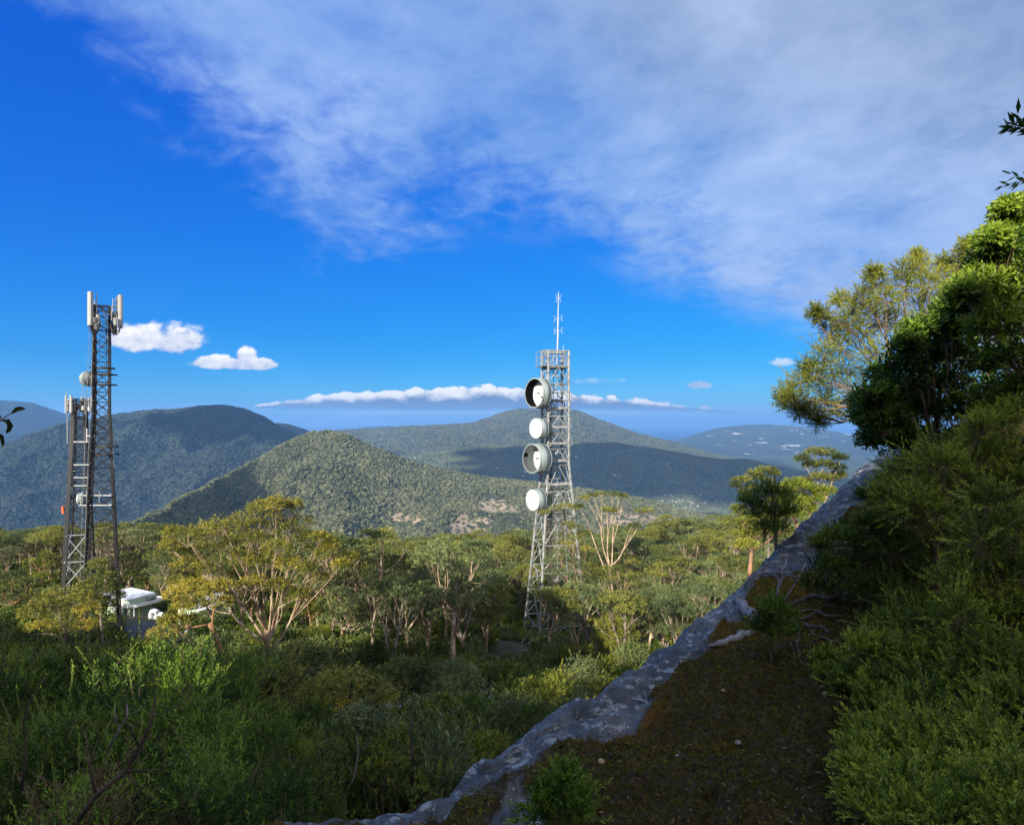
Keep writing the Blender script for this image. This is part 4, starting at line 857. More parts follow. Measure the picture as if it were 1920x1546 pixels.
# ------------------------------------------------------------------ foliage
def leaves(rs, pos, d, n, stem, L, W, ang=50, droop=0.0, up=0.0, jit=.35, tips=.25, base_t=None, toff=0.0):
    """sprigs: n diamond leaves along a short stem at each pos, pointing along d"""
    N = len(pos); d = norm(d); t = np.tile((np.arange(n) + .5) / n, (N, 1)); ph = np.arange(n)[None] * 2.4 + rs.rand(N, 1) * 6.28
    a = norm(np.cross(d, np.array([0.13, .21, 1.0]))); b = np.cross(d, a)
    rad = a[:, None] * np.cos(ph)[..., None] + b[:, None] * np.sin(ph)[..., None]
    al = np.radians(ang) * (1.1 - .5 * t) ; ld = d[:, None] * np.cos(al)[..., None] + rad * np.sin(al)[..., None]
    ld = ld + rs.normal(0, jit, ld.shape) * .6; ld[..., 2] += up - droop; ld = norm(ld)
    p0 = pos[:, None] + d[:, None] * (t * stem)[..., None]
    sd = np.cross(ld, d[:, None] + rs.normal(0, .5, ld.shape)); sd = norm(sd)
    ll = (L * rs.uniform(.6, 1.15, (N, n)) * (1.0 - .25 * np.abs(t - .5)))[..., None]; ww = ll * (W / L)
    nrm = np.cross(ld, sd); V = np.stack([p0, p0 + ld * ll * .45 + sd * ww * .5 + nrm * ll * .03, p0 + ld * ll, p0 + ld * ll * .45 - sd * ww * .5 + nrm * ll * .03], 2).reshape(-1, 3)
    Fc = np.arange(N * n * 4).reshape(-1, 4)
    bt = rs.rand(N) if base_t is None else base_t
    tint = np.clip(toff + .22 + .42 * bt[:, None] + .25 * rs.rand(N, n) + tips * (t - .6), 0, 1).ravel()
    return V, Fc, tint
def joined(parts):
    V, Fc, T, o = [], [], [], 0
    for v, f, t in parts: V.append(v); Fc.append(f + o); T.append(t); o += len(v)
    return np.concatenate(V), np.concatenate(Fc), np.concatenate(T)
def leaf_mesh(name, parts, m):
    V, Fc, T = joined(parts); return fast_mesh(name, V, Fc, m, False, attrs={'tint': ('FACE', T)})
def clump(rs, c, r, k, flat=.6, shell=.5, updir=.5, fold=True):
    q = norm(rs.normal(size=(k, 3)))
    if fold: q[:, 2] = np.where(q[:, 2] < -.3, -q[:, 2] * .6, q[:, 2])
    rr = (shell + (1 - shell) * rs.rand(k)) ** .8
    pos = np.array(c) + q * rr[:, None] * r * np.array([1, 1, flat]); d = q + np.array([0, 0, updir]) + rs.normal(0, .3, (k, 3))
    return pos, norm(d)
def bez(a, b, bend, n=5):
    a, b = np.array(a, float), np.array(b, float); t = np.linspace(0, 1, n)[:, None]; m = (a + b) / 2 + np.array(bend)
    return (1 - t) ** 2 * a + 2 * t * (1 - t) * m + t ** 2 * b
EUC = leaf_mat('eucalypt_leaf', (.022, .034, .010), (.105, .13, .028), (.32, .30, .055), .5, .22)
EUCY = leaf_mat('yellow_eucalypt_leaf', (.05, .06, .012), (.20, .20, .03), (.46, .37, .05), .45, .25)  # yellower, paler leaf than the plain eucalypt
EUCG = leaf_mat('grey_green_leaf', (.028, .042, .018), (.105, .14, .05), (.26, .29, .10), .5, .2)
TEA = leaf_mat('fine_green_leaf', (.012, .03, .004), (.07, .14, .015), (.26, .36, .04), .5, .25)
SPRAWL = leaf_mat('sprawling_shrub_leaf', (.02, .04, .006), (.10, .165, .022), (.38, .44, .05), .5, .25, spec=.2)
TEAY = leaf_mat('tea_tree_leaf', (.05, .07, .01), (.15, .18, .02), (.36, .36, .04), .5, .25)
BROAD = leaf_mat('broad_leaf', (.012, .03, .005), (.055, .115, .012), (.26, .36, .035), .35, .3)
BUSH = leaf_mat('dense_bush_leaf', (.010, .022, .004), (.055, .105, .013), (.20, .27, .035), .5, .25)
DRY = leaf_mat('dry_leaf', (.08, .045, .03), (.2, .12, .08), (.40, .28, .2), .7, .1)
MIDBUSH = leaf_mat('olive_bush_leaf', (.018, .026, .005), (.10, .13, .016), (.32, .33, .04), .5, .25)
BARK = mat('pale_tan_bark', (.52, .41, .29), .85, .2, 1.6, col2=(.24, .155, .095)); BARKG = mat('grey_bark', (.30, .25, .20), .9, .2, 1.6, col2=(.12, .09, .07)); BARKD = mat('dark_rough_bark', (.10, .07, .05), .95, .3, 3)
BARKO = mat('orange_bark', (.38, .20, .10), .85, .2, 1.5, col2=(.22, .14, .09)); TWIG = mat('brown_twig', (.16, .09, .06), .9, .25, 8, col2=(.30, .20, .14))

def limbs_mesh(mb, rs, base, fork, targets, r0, hubs=4, crook=.08):
    """trunk to a fork, a few main limbs, and a branch to every foliage clump"""
    base, fork, T = np.array(base, float), np.array(fork, float), np.array(targets, float)
    H = np.linalg.norm(fork - base); j = lambda s: rs.normal(0, s, 3)
    tr = bez(base - [0, 0, .3], fork, j(crook * H), 7); mb.tube(tr, np.linspace(r0 * 1.25, r0 * .8, 7), 7)
    k = min(hubs, len(T)); cen = T[rs.choice(len(T), k, replace=False)]
    for _ in range(4):
        lab = np.argmin(((T[:, None] - cen[None]) ** 2).sum(-1), 1); cen = np.array([T[lab == i].mean(0) if (lab == i).any() else cen[i] for i in range(k)])
    for i in range(k):
        g = T[lab == i]
        if not len(g): continue
        st = tr[rs.randint(4, 7)]; hub = fork + (cen[i] - fork) * .58 + j(crook * H * .5); hub[2] = min(hub[2], g[:, 2].min() - .02 * H) if hub[2] > g[:, 2].min() else hub[2]
        path = bez(st, hub, j(crook * H) + (hub - st) * [.15, .15, -.15], 6); mb.tube(path, np.linspace(r0 * .62, r0 * .32, 6), 5)
        for q in g:
            s = path[rs.randint(3, 6)]; L = np.linalg.norm(q - s); p2 = bez(s, q, j(.1 * L) + [0, 0, -.08 * L], 5); mb.tube(p2, np.linspace(r0 * .26, r0 * .09, 5), 4)
            for _ in range(3):
                e = q + norm(j(1)) * min(.3 * L, .22) * rs.rand() * (1 if L > .6 else .5); mb.tube(bez(p2[rs.randint(2, 4)], e, j(.05 * L), 3), [r0 * .10, r0 * .07, r0 * .04], 3, cap=False)
def tree_proto(seed, H, Rc, ncl, cr, k, m, bark, flat=.45, L=.26, W=.075, forkz=.42, low=.2, r0=.15, n=7, round_=False):
    rs = np.random.RandomState(seed); T = []
    while len(T) < ncl:
        a = rs.rand() * 6.28; r = math.sqrt(rs.rand()) * Rc * .85
        z = H * (.97 - .20 * (r / Rc) ** 2) - cr * .4 if rs.rand() > low else H * rs.uniform(.55, .8)
        if round_: z = H * rs.uniform(.42, .95); r *= math.sqrt(max(.1, 1 - ((z / H - .65) / .4) ** 2))
        p = np.array([r * math.cos(a) * rs.uniform(.9, 1.1), r * math.sin(a), z])
        if all(np.linalg.norm((p - q) * [1, 1, 1.5]) > cr * .85 for q in T) or rs.rand() < .06: T.append(p)
    fork = np.array([rs.normal(0, .35), rs.normal(0, .35), H * forkz]); mb = MB(); limbs_mesh(mb, rs, (0, 0, 0), fork, T, r0)
    parts = []
    for c in T:
        s = cr * rs.uniform(.7, 1.2); pos, d = clump(rs, c, s, int(k * s * s / cr / cr), flat); parts.append(leaves(rs, pos, d, n, .28, L, W, 60, droop=.25, toff=rs.normal(0, .12)))
    tr = mb.build('trunk', bark, None, True); me1 = tr.data; bpy.data.objects.remove(tr); me1.name = 'trunk'
    return me1, leaf_mesh('crown', parts, m)
def place_tree(protos, i, loc, s, rz, label, group, sz=None):
    me1, me2 = protos[i]; e = empty('eucalypt_tree', loc, label, 'tree', group); e.rotation_euler.z = rz; e.scale = (s, s, sz or s)
    link('trunk', me1, e); link('crown', me2, e); return e
def gz(x, y): return float(ground_z(np.array([x], float), np.array([y], float))[0])

UMB = [tree_proto(100 + i, 8 + (i % 3) * .5, 2.9 + .25 * (i % 2), 16 + i % 3 * 2, .80, 42, EUC if i % 2 else EUCG, BARK if i % 3 else BARKG, .42, forkz=.36 + .05 * (i % 3)) for i in range(7)]
RND = [tree_proto(200 + i, 6.5, 2.4, 22, .85, 46, EUCG if i % 2 else MIDBUSH, BARKO if i == 0 else BARK, .7, forkz=.35, round_=True) for i in range(4)]
SPR = [tree_proto(300 + i, 9.5, 2.6, 11, .62, 34, EUC, BARK, .32, forkz=.33, low=.3, r0=.14) for i in range(3)]
PLACES = ['at the far left edge', 'left of the two dark masts', 'just right of the slim mast', 'above the pale green hut', 'above the gabled hut', 'behind the yellow-crowned eucalypt', 'right of the yellow-crowned eucalypt', 'below the ridge clearing', 'left of the four-dish mast', 'behind the four-dish mast', 'beside the four-dish mast', 'right of the bare-limbed eucalypt', 'above the rounded grey-green eucalypt', 'near the upper rock edge', 'against the rock edge']
FOREST = []
ORD = ['leftmost', 'second', 'third', 'fourth', 'fifth', 'sixth']
def settle(rows, put):
    """rows: (px, kind, row, zone, ...); look-alikes in one place are told apart from left to right"""
    from collections import defaultdict
    g = defaultdict(list)
    for r_ in rows: g[r_[1:4]].append(r_)
    for k, v in g.items():
        v.sort(key=lambda r_: r_[0])
        for n_, r_ in enumerate(v): put(r_, f'{k[0]}, {k[1]} row {k[2]}' if len(v) == 1 else f'{ORD[min(n_, 5)]} {k[0]}, {k[1]} row {k[2]}')
SIL_X = [450, 700, 800, 1000, 1200, 1370, 1480, 1640, 1700]; SIL_Y = [1546, 1530, 1500, 1370, 1230, 1110, 1010, 850, 640]
def pix(x, y, z): return 960 + x / y * F, HZ - z / y * F
TREESPOTS = []
def forest():
    rs = np.random.RandomState(77); spots = []
    y = 37.0
    while y < 168:
        st = 3.5 + (y - 40) * .018; x = -.92 * y + rs.rand() * st
        while x < .70 * y: spots.append((x + rs.normal(0, st * .28), y + rs.normal(0, st * .28))); x += st
        y += st * .86
    out = []; rest = []
    for x, y in spots:
        px, _ = pix(x, y, 0); z = gz(x, y); py0 = pix(x, y, z)[1]; H = 8
        pyt = pix(x, y, z + H)[1]
        if px > 520 and pyt > np.interp(px, SIL_X, SIL_Y) - 4: continue
        if np.hypot(x - 4.6, y - 65) < 4.2 or (945 < px < 1100 and 50 < y < 63 and rs.rand() < .8) or (925 < px < 1018 and y < 68): continue
        if np.hypot(x + 46, y - 65) < 3.5: continue
        if px < 440 and y < 60 or (px < 300 and y < 69): continue
        if 440 <= px < 560 and y < 46: continue
        if px > 560 and y < 44 and rs.rand() < .45: continue
        out.append((x, y, z, px))
    out.sort(key=lambda q: q[1] + rs.rand() * 10)
    for n, (x, y, z, px) in enumerate(out):
        r = rs.rand()
        far_cap = np.interp(px, [0, 300, 650, 750, 950, 1100, 1400], [985, 980, 1010, 1006, 990, 965, 935])
        s = rs.uniform(.78, 1.2) * np.interp(y, [38, 70, 110, 150], [.72, .82, .95, 1.05]); Hm = 8.4
        if 430 < px < 1010 and y < 62: s *= 1.22
        ptop = pix(x, y, z + Hm * s)[1]
        if ptop < far_cap: s = max(.45, min(s, (-(far_cap - HZ) / F * y - z) / Hm * rs.uniform(.85, 1.0)))
        rz = rs.uniform(0, 6.28)
        if n >= 285: rest.append((x, y, z, s, rz, rs.randint(0, 7))); continue
        if 430 < px < 1010 and y < 62: r = .4 + r * .6
        ps, i = (UMB, rs.randint(0, 7)) if r < .68 else ((RND, rs.randint(0, 4)) if r < .86 else (SPR, rs.randint(0, 3)))
        pc = np.searchsorted([60, 160, 250, 330, 430, 560, 680, 800, 930, 1010, 1110, 1200, 1290, 1370], px); zone = PLACES[pc]
        row = ['nearest', 'second', 'third', 'fourth', 'fifth', 'sixth', 'seventh'][min(6, int((y - 36) / 12))]
        if ps is UMB: kind = ('olive' if i % 2 else 'grey-green') + ' umbrella eucalypt' + (' with tan trunk' if i % 3 else ' with grey trunk')
        elif ps is RND: kind = ['round bushy eucalypt with orange trunk', 'round bushy olive eucalypt', 'round grey-green eucalypt', 'broad round olive eucalypt'][i]
        else: kind = ['sparse flat-topped eucalypt', 'tall open-limbed eucalypt', 'thin-crowned bare-limbed eucalypt'][i]
        FOREST.append((px, kind, row, zone, ps, i, (x, y, z), s, rz)); TREESPOTS.append((x, y)); continue
    settle(FOREST, lambda q, lab: place_tree(q[4], q[5], q[6], q[7], q[8], lab, 'eucalypts of the forest on the plateau'))
    # the rows beyond, too many to tell apart, as one object
    pr = []
    for i in range(7):
        me1, me2 = UMB[i]; V1 = np.empty(len(me1.vertices) * 3, np.float32); me1.vertices.foreach_get('co', V1)
        ob = bpy.data.objects.new('far_tree', me2); pr.append(ob)
    pr2 = [bpy.data.objects.new('far_trunk', UMB[i][0]) for i in range(7)]
    a = np.array(rest) if rest else np.zeros((0, 6))
    if len(a):
        bpy_rs = a[:, 5]
        for k, pp in ((0, pr), (1, pr2)):
            pass
        gn_scatter('forest', a[:, :3], a[:, 3], a[:, 4], pr, 'rearmost rows of umbrella-topped trees at the edge of the plateau', 'forest')
        gn_scatter('forest_trunks', a[:, :3], a[:, 3], a[:, 4], pr2, 'trunks of the rearmost rows of trees at the plateau edge', 'forest')
    print('TREES', len(out), len(rest))
forest()

def px_tree(name, label, cat, d, base, fork, clumps, m, bark, r0, L, W, k=120, n=7, flat=.6, depth=.5, seed=1, group=None, hubs=4, ang=60, droop=.25, stem=.25, crook=.08, updir=.5, base_d=None, ground=False, shell=.5, up=0.0, shoots=0, clear=False):
    """a plant whose clumps are given as (px, py, radius in px[, distance offset])"""
    rs = np.random.RandomState(seed); B = P(base[0], base[1], base_d or d)
    if ground: B[2] = gz(B[0], B[1])
    root = empty(name, B, label, cat, group); T = []; R_ = []
    for c in clumps:
        dd = d + (c[3] if len(c) > 3 else rs.uniform(-1, 1) * depth)
        if clear:
            q = on_rock(c[0], c[1]); hit = q[1] if q[1] < 7.99 else 99; dd = max(1.6, min(dd, hit * (1 - .7 * c[2] / F) - .12))
        T.append(P(c[0], c[1], dd)); R_.append(c[2] / F * dd)
    mb = MB(); limbs_mesh(mb, rs, B, P(fork[0], fork[1], d), T, r0, hubs, crook)
    parts = []
    for c, r in zip(T, R_):
        pos, dr = clump(rs, c, r, k, flat, shell, updir, fold=name != 'tea_tree')
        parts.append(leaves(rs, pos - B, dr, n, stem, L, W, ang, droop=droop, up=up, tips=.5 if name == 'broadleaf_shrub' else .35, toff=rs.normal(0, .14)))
        if shoots:
            sd = norm(rs.normal(size=(shoots, 3)) * [1, .6, 1] + [-.25, 0, .55]); ln = rs.uniform(.5, 1.7, shoots) * max(r * 1.1, .09)
            for v_, l_ in zip(sd, ln):
                parts.append(leaves(rs, np.array([c - B + v_ * r * .5]), np.array([v_]), int(10 + l_ * 110), l_, L, W, ang, up=up, jit=.3, tips=.6, toff=rs.uniform(-.1, .3))); mb.tube(bez(c, c + v_ * (r * .5 + l_ * .95), rs.normal(0, .02, 3), 3), [r0 * .09, r0 * .06, r0 * .02], 3, cap=False)
        for q in pos[:: max(1, k // 14)]: mb.tube(bez(c - [0, 0, r * flat * .6], q, rs.normal(0, .1 * r, 3), 3), [r0 * .08, r0 * .06, r0 * .03], 3, cap=False)
    mb.build('trunk' if cat == 'tree' else 'stem', bark, root, True)
    link('crown' if cat == 'tree' else 'foliage', leaf_mesh('crown', parts, m), root); return root

# trees that stand out
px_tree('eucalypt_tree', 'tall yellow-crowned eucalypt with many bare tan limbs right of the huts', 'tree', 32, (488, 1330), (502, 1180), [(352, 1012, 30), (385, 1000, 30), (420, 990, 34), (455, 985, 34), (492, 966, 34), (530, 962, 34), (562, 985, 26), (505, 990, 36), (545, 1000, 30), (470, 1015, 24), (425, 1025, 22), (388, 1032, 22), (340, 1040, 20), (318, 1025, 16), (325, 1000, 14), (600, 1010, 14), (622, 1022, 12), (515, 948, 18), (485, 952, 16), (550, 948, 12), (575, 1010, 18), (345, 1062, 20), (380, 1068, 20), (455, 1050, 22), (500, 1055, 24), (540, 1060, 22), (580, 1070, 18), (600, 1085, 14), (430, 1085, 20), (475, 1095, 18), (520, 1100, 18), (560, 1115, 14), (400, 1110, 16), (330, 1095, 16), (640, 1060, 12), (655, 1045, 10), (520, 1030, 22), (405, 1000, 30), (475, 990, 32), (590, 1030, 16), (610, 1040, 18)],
        EUCY, BARK, .13, .22, .05, k=75, depth=1.6, seed=5, hubs=10, ground=True, crook=.05, flat=.75)
px_tree('eucalypt_tree', 'leaning young eucalypt with loose yellow-green crown, left of the gabled hut', 'tree', 30, (440, 1230), (392, 1170), [(335, 1115, 22), (365, 1100, 24), (395, 1110, 24), (345, 1140, 16), (372, 1135, 14), (350, 1165, 16), (415, 1130, 12), (310, 1190, 26), (318, 1165, 16), (420, 1100, 20)], EUCY, BARKO, .1, .2, .05, k=90, seed=9, ground=True)
px_tree('eucalypt_tree', 'eucalypt with pointed olive crown standing in front of the slim mast', 'tree', 38, (196, 1240), (188, 1130), [(186, 1060, 14), (176, 1078, 20), (200, 1082, 18), (165, 1100, 20), (190, 1105, 22), (214, 1098, 16), (215, 1120, 14), (172, 1125, 18), (200, 1140, 16), (160, 1110, 12)], EUC, BARKG, .08, .2, .05, k=100, seed=12, ground=True, depth=.7)
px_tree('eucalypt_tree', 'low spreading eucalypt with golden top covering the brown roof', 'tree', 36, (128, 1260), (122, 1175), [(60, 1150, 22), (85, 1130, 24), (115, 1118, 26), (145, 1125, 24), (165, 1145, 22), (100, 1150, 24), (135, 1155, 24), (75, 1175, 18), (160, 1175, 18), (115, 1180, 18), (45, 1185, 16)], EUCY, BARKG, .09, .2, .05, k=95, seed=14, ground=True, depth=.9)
px_tree('eucalypt_tree', 'bushy eucalypt with red-brown trunk at the left edge, behind the brown roof', 'tree', 48, (30, 1200), (26, 1130), [(-10, 1090, 24), (20, 1085, 24), (48, 1095, 22), (5, 1115, 22), (35, 1120, 20), (60, 1115, 14), (-20, 1120, 20), (30, 1142, 14)], EUC, BARKO, .12, .22, .06, k=90, seed=15, ground=True, depth=1.0)
px_tree('eucalypt_tree', 'umbrella-topped eucalypt against the shaded valley, right one of the pair beside the rock', 'tree', 33, (1546, 1000), (1544, 905), [(1505, 862, 11), (1530, 850, 15), (1552, 852, 15), (1575, 860, 9), (1520, 874, 11), (1545, 872, 14), (1568, 878, 12), (1510, 905, 12), (1536, 896, 14), (1560, 900, 13), (1498, 910, 12), (1572, 892, 9), (1480, 915, 8)], EUC, BARK, .07, .17, .05, k=80, seed=21, hubs=5, depth=.5, flat=.4, base_d=33)
px_tree('eucalypt_tree', 'sparse umbrella-topped eucalypt against the shaded valley, left one of the pair', 'tree', 36, (1440, 1040), (1432, 950), [(1386, 903, 10), (1398, 900, 8), (1415, 890, 10), (1430, 883, 11), (1445, 885, 10), (1380, 912, 7), (1425, 897, 9), (1440, 905, 9), (1450, 890, 6), (1410, 915, 8), (1395, 925, 8)], EUC, BARKG, .06, .16, .05, k=60, seed=22, hubs=4, depth=.4, flat=.4, base_d=36)
px_tree('eucalypt_tree', 'bare-limbed eucalypt with flat wind-blown tops right beside the four-dish mast', 'tree', 58, (1150, 1215), (1143, 1060), [(1098, 934, 9), (1112, 929, 10), (1128, 928, 12), (1145, 927, 12), (1160, 929, 11), (1170, 931, 7), (1140, 956, 9), (1150, 958, 8), (1135, 957, 7), (1085, 950, 7), (1190, 985, 9), (1200, 960, 9), (1215, 958, 10)], EUC, BARK, .16, .2, .05, k=55, seed=23, hubs=5, depth=.8, flat=.3, ground=True, crook=.04)
px_tree('eucalypt_tree', 'slender orange-barked eucalypt standing in front of the four-dish mast', 'tree', 52, (1052, 1235), (1050, 1110), [(1032, 1055, 13), (1050, 1040, 18), (1075, 1055, 17), (1035, 1075, 18), (1062, 1078, 18), (1085, 1085, 15), (1045, 1100, 14), (1090, 1065, 12), (1070, 1105, 12)], EUCG, BARKO, .06, .2, .05, k=80, seed=24, hubs=4, ground=True)
px_tree('eucalypt_tree', 'thin flat-topped eucalypt crossing the mast below its lowest dish', 'tree', 60, (1080, 1235), (1083, 1110), [(1020, 962, 10), (1040, 955, 13), (1060, 950, 13), (1078, 952, 10), (1065, 985, 13), (1080, 990, 13), (1075, 1010, 14), (1095, 1000, 12), (1065, 1020, 12), (1100, 1030, 12)], EUC, BARKO, .07, .2, .05, k=70, seed=25, hubs=5, flat=.35, ground=True)
px_tree('eucalypt_tree', 'rounded grey-green eucalypt, biggest crown above the rock edge', 'tree', 44, (1225, 1215), (1222, 1180), [(1185, 1135, 20), (1205, 1120, 22), (1230, 1118, 24), (1252, 1132, 22), (1262, 1155, 16), (1190, 1160, 22), (1215, 1150, 26), (1242, 1160, 24), (1200, 1182, 16), (1230, 1182, 18), (1180, 1175, 12)], EUCG, BARK, .1, .18, .045, k=130, seed=26, ground=True, flat=.8, depth=.8)
px_tree('eucalypt_tree', 'bright yellow-green young eucalypt, low in front of the forest right of the mast', 'tree', 42, (1160, 1240), (1158, 1200), [(1130, 1175, 15), (1150, 1165, 17), (1172, 1172, 16), (1140, 1192, 15), (1165, 1195, 18), (1185, 1192, 12), (1120, 1195, 10), (1150, 1210, 12)], leaf_mat('bright_young_leaf', (.07, .09, .01), (.18, .20, .03), (.34, .34, .05), .45, .3), BARKG, .07, .18, .04, k=100, seed=27, ground=True, flat=.7)
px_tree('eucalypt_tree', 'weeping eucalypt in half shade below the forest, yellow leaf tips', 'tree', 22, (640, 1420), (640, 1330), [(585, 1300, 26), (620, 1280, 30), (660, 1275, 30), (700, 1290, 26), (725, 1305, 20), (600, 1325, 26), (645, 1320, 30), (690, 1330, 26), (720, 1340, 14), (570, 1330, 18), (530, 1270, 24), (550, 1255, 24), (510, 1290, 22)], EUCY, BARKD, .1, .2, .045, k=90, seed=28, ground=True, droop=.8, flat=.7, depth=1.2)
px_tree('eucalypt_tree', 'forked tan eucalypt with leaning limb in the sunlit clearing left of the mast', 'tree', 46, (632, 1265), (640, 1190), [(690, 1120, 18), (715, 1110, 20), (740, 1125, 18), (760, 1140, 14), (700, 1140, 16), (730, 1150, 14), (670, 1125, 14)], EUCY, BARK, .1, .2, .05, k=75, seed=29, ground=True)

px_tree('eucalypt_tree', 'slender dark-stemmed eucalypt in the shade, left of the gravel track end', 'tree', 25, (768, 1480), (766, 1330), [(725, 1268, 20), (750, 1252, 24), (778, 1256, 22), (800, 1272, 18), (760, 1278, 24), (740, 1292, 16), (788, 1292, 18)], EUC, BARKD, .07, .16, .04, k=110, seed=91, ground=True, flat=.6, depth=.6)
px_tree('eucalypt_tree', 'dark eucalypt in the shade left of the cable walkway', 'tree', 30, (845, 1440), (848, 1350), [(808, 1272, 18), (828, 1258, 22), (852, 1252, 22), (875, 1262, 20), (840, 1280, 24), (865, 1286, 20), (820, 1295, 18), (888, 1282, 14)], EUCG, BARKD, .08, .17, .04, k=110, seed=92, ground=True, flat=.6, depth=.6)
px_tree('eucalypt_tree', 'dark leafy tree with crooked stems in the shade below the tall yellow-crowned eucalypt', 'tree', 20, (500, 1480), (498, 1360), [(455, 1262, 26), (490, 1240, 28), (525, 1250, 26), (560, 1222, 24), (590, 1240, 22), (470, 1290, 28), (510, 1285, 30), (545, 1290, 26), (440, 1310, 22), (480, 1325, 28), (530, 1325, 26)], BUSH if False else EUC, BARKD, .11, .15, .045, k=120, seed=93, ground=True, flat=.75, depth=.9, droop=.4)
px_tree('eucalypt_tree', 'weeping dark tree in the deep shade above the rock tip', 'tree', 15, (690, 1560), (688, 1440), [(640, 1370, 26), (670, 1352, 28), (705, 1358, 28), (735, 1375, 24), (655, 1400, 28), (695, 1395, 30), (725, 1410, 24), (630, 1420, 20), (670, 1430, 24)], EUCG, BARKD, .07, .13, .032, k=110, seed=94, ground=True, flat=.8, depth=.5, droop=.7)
# ------------------------------------------------------------------ shrubs
def shrub_proto(seed, H, Rr, k, n, L, W, m, stem=.22, twig=TWIG, clumps=26, cr=.55, flat=.9):
    rs = np.random.RandomState(seed); T = []
    for _ in range(clumps):
        a = rs.rand() * 6.28; z = H * rs.uniform(.28, .92); r = math.sqrt(rs.rand()) * Rr * (1.05 - .55 * (z / H) ** 2); T.append(np.array([r * math.cos(a), r * math.sin(a), z]))
    mb = MB(); limbs_mesh(mb, rs, (0, 0, 0), (rs.normal(0, .1), rs.normal(0, .1), H * .18), T, .05 * H / 3, 5, .1)
    parts = []
    for c in T:
        s = cr * rs.uniform(.7, 1.25); pos, d = clump(rs, c, s, k, flat, .35, .9); parts.append(leaves(rs, pos, d, n, stem, L, W, 52, up=.15, tips=.45, toff=rs.normal(0, .24)))
        for _ in range(3 if L < .1 else 1):
            v_ = norm(np.array([rs.normal(0, .5), rs.normal(0, .5), 1.0])); l_ = rs.uniform(.3, .75); b_ = c + v_ * s * .5 + rs.normal(0, .15, 3); parts.append(leaves(rs, np.array([b_]), np.array([v_]), int(l_ * 50), l_, L, W, 42, up=.3, tips=.7, toff=rs.uniform(0, .35))); mb.tube([b_, b_ + v_ * l_ * .9], [.006, .002], 3, cap=False)
    o = mb.build('stem', twig, None, True); me = o.data; bpy.data.objects.remove(o)
    return me, leaf_mesh('foliage', parts, m)
def place_shrub(pr, loc, s, rz, label, group=None, name='shrub', sz=None):
    e = empty(name, loc, label, 'shrub', group); e.rotation_euler.z = rz; e.scale = (s, s, sz or s); link('stem', pr[0], e); link('foliage', pr[1], e); return e
DRYB = leaf_mat('browning_bush_leaf', (.015, .018, .006), (.06, .06, .018), (.20, .13, .06), .6, .2)
NEAR = [shrub_proto(400 + i, 3.4, 1.5, 60, 12, .075 - .01 * (i % 2), .02, [BUSH, TEA, BUSH, MIDBUSH, DRYB][i], clumps=36, cr=.42) for i in range(5)]
MIDS = [shrub_proto(420 + i, 2.8, 1.5, 40, 8, .13, .038, [BUSH, MIDBUSH, EUCG][i], clumps=20, cr=.6) for i in range(3)]
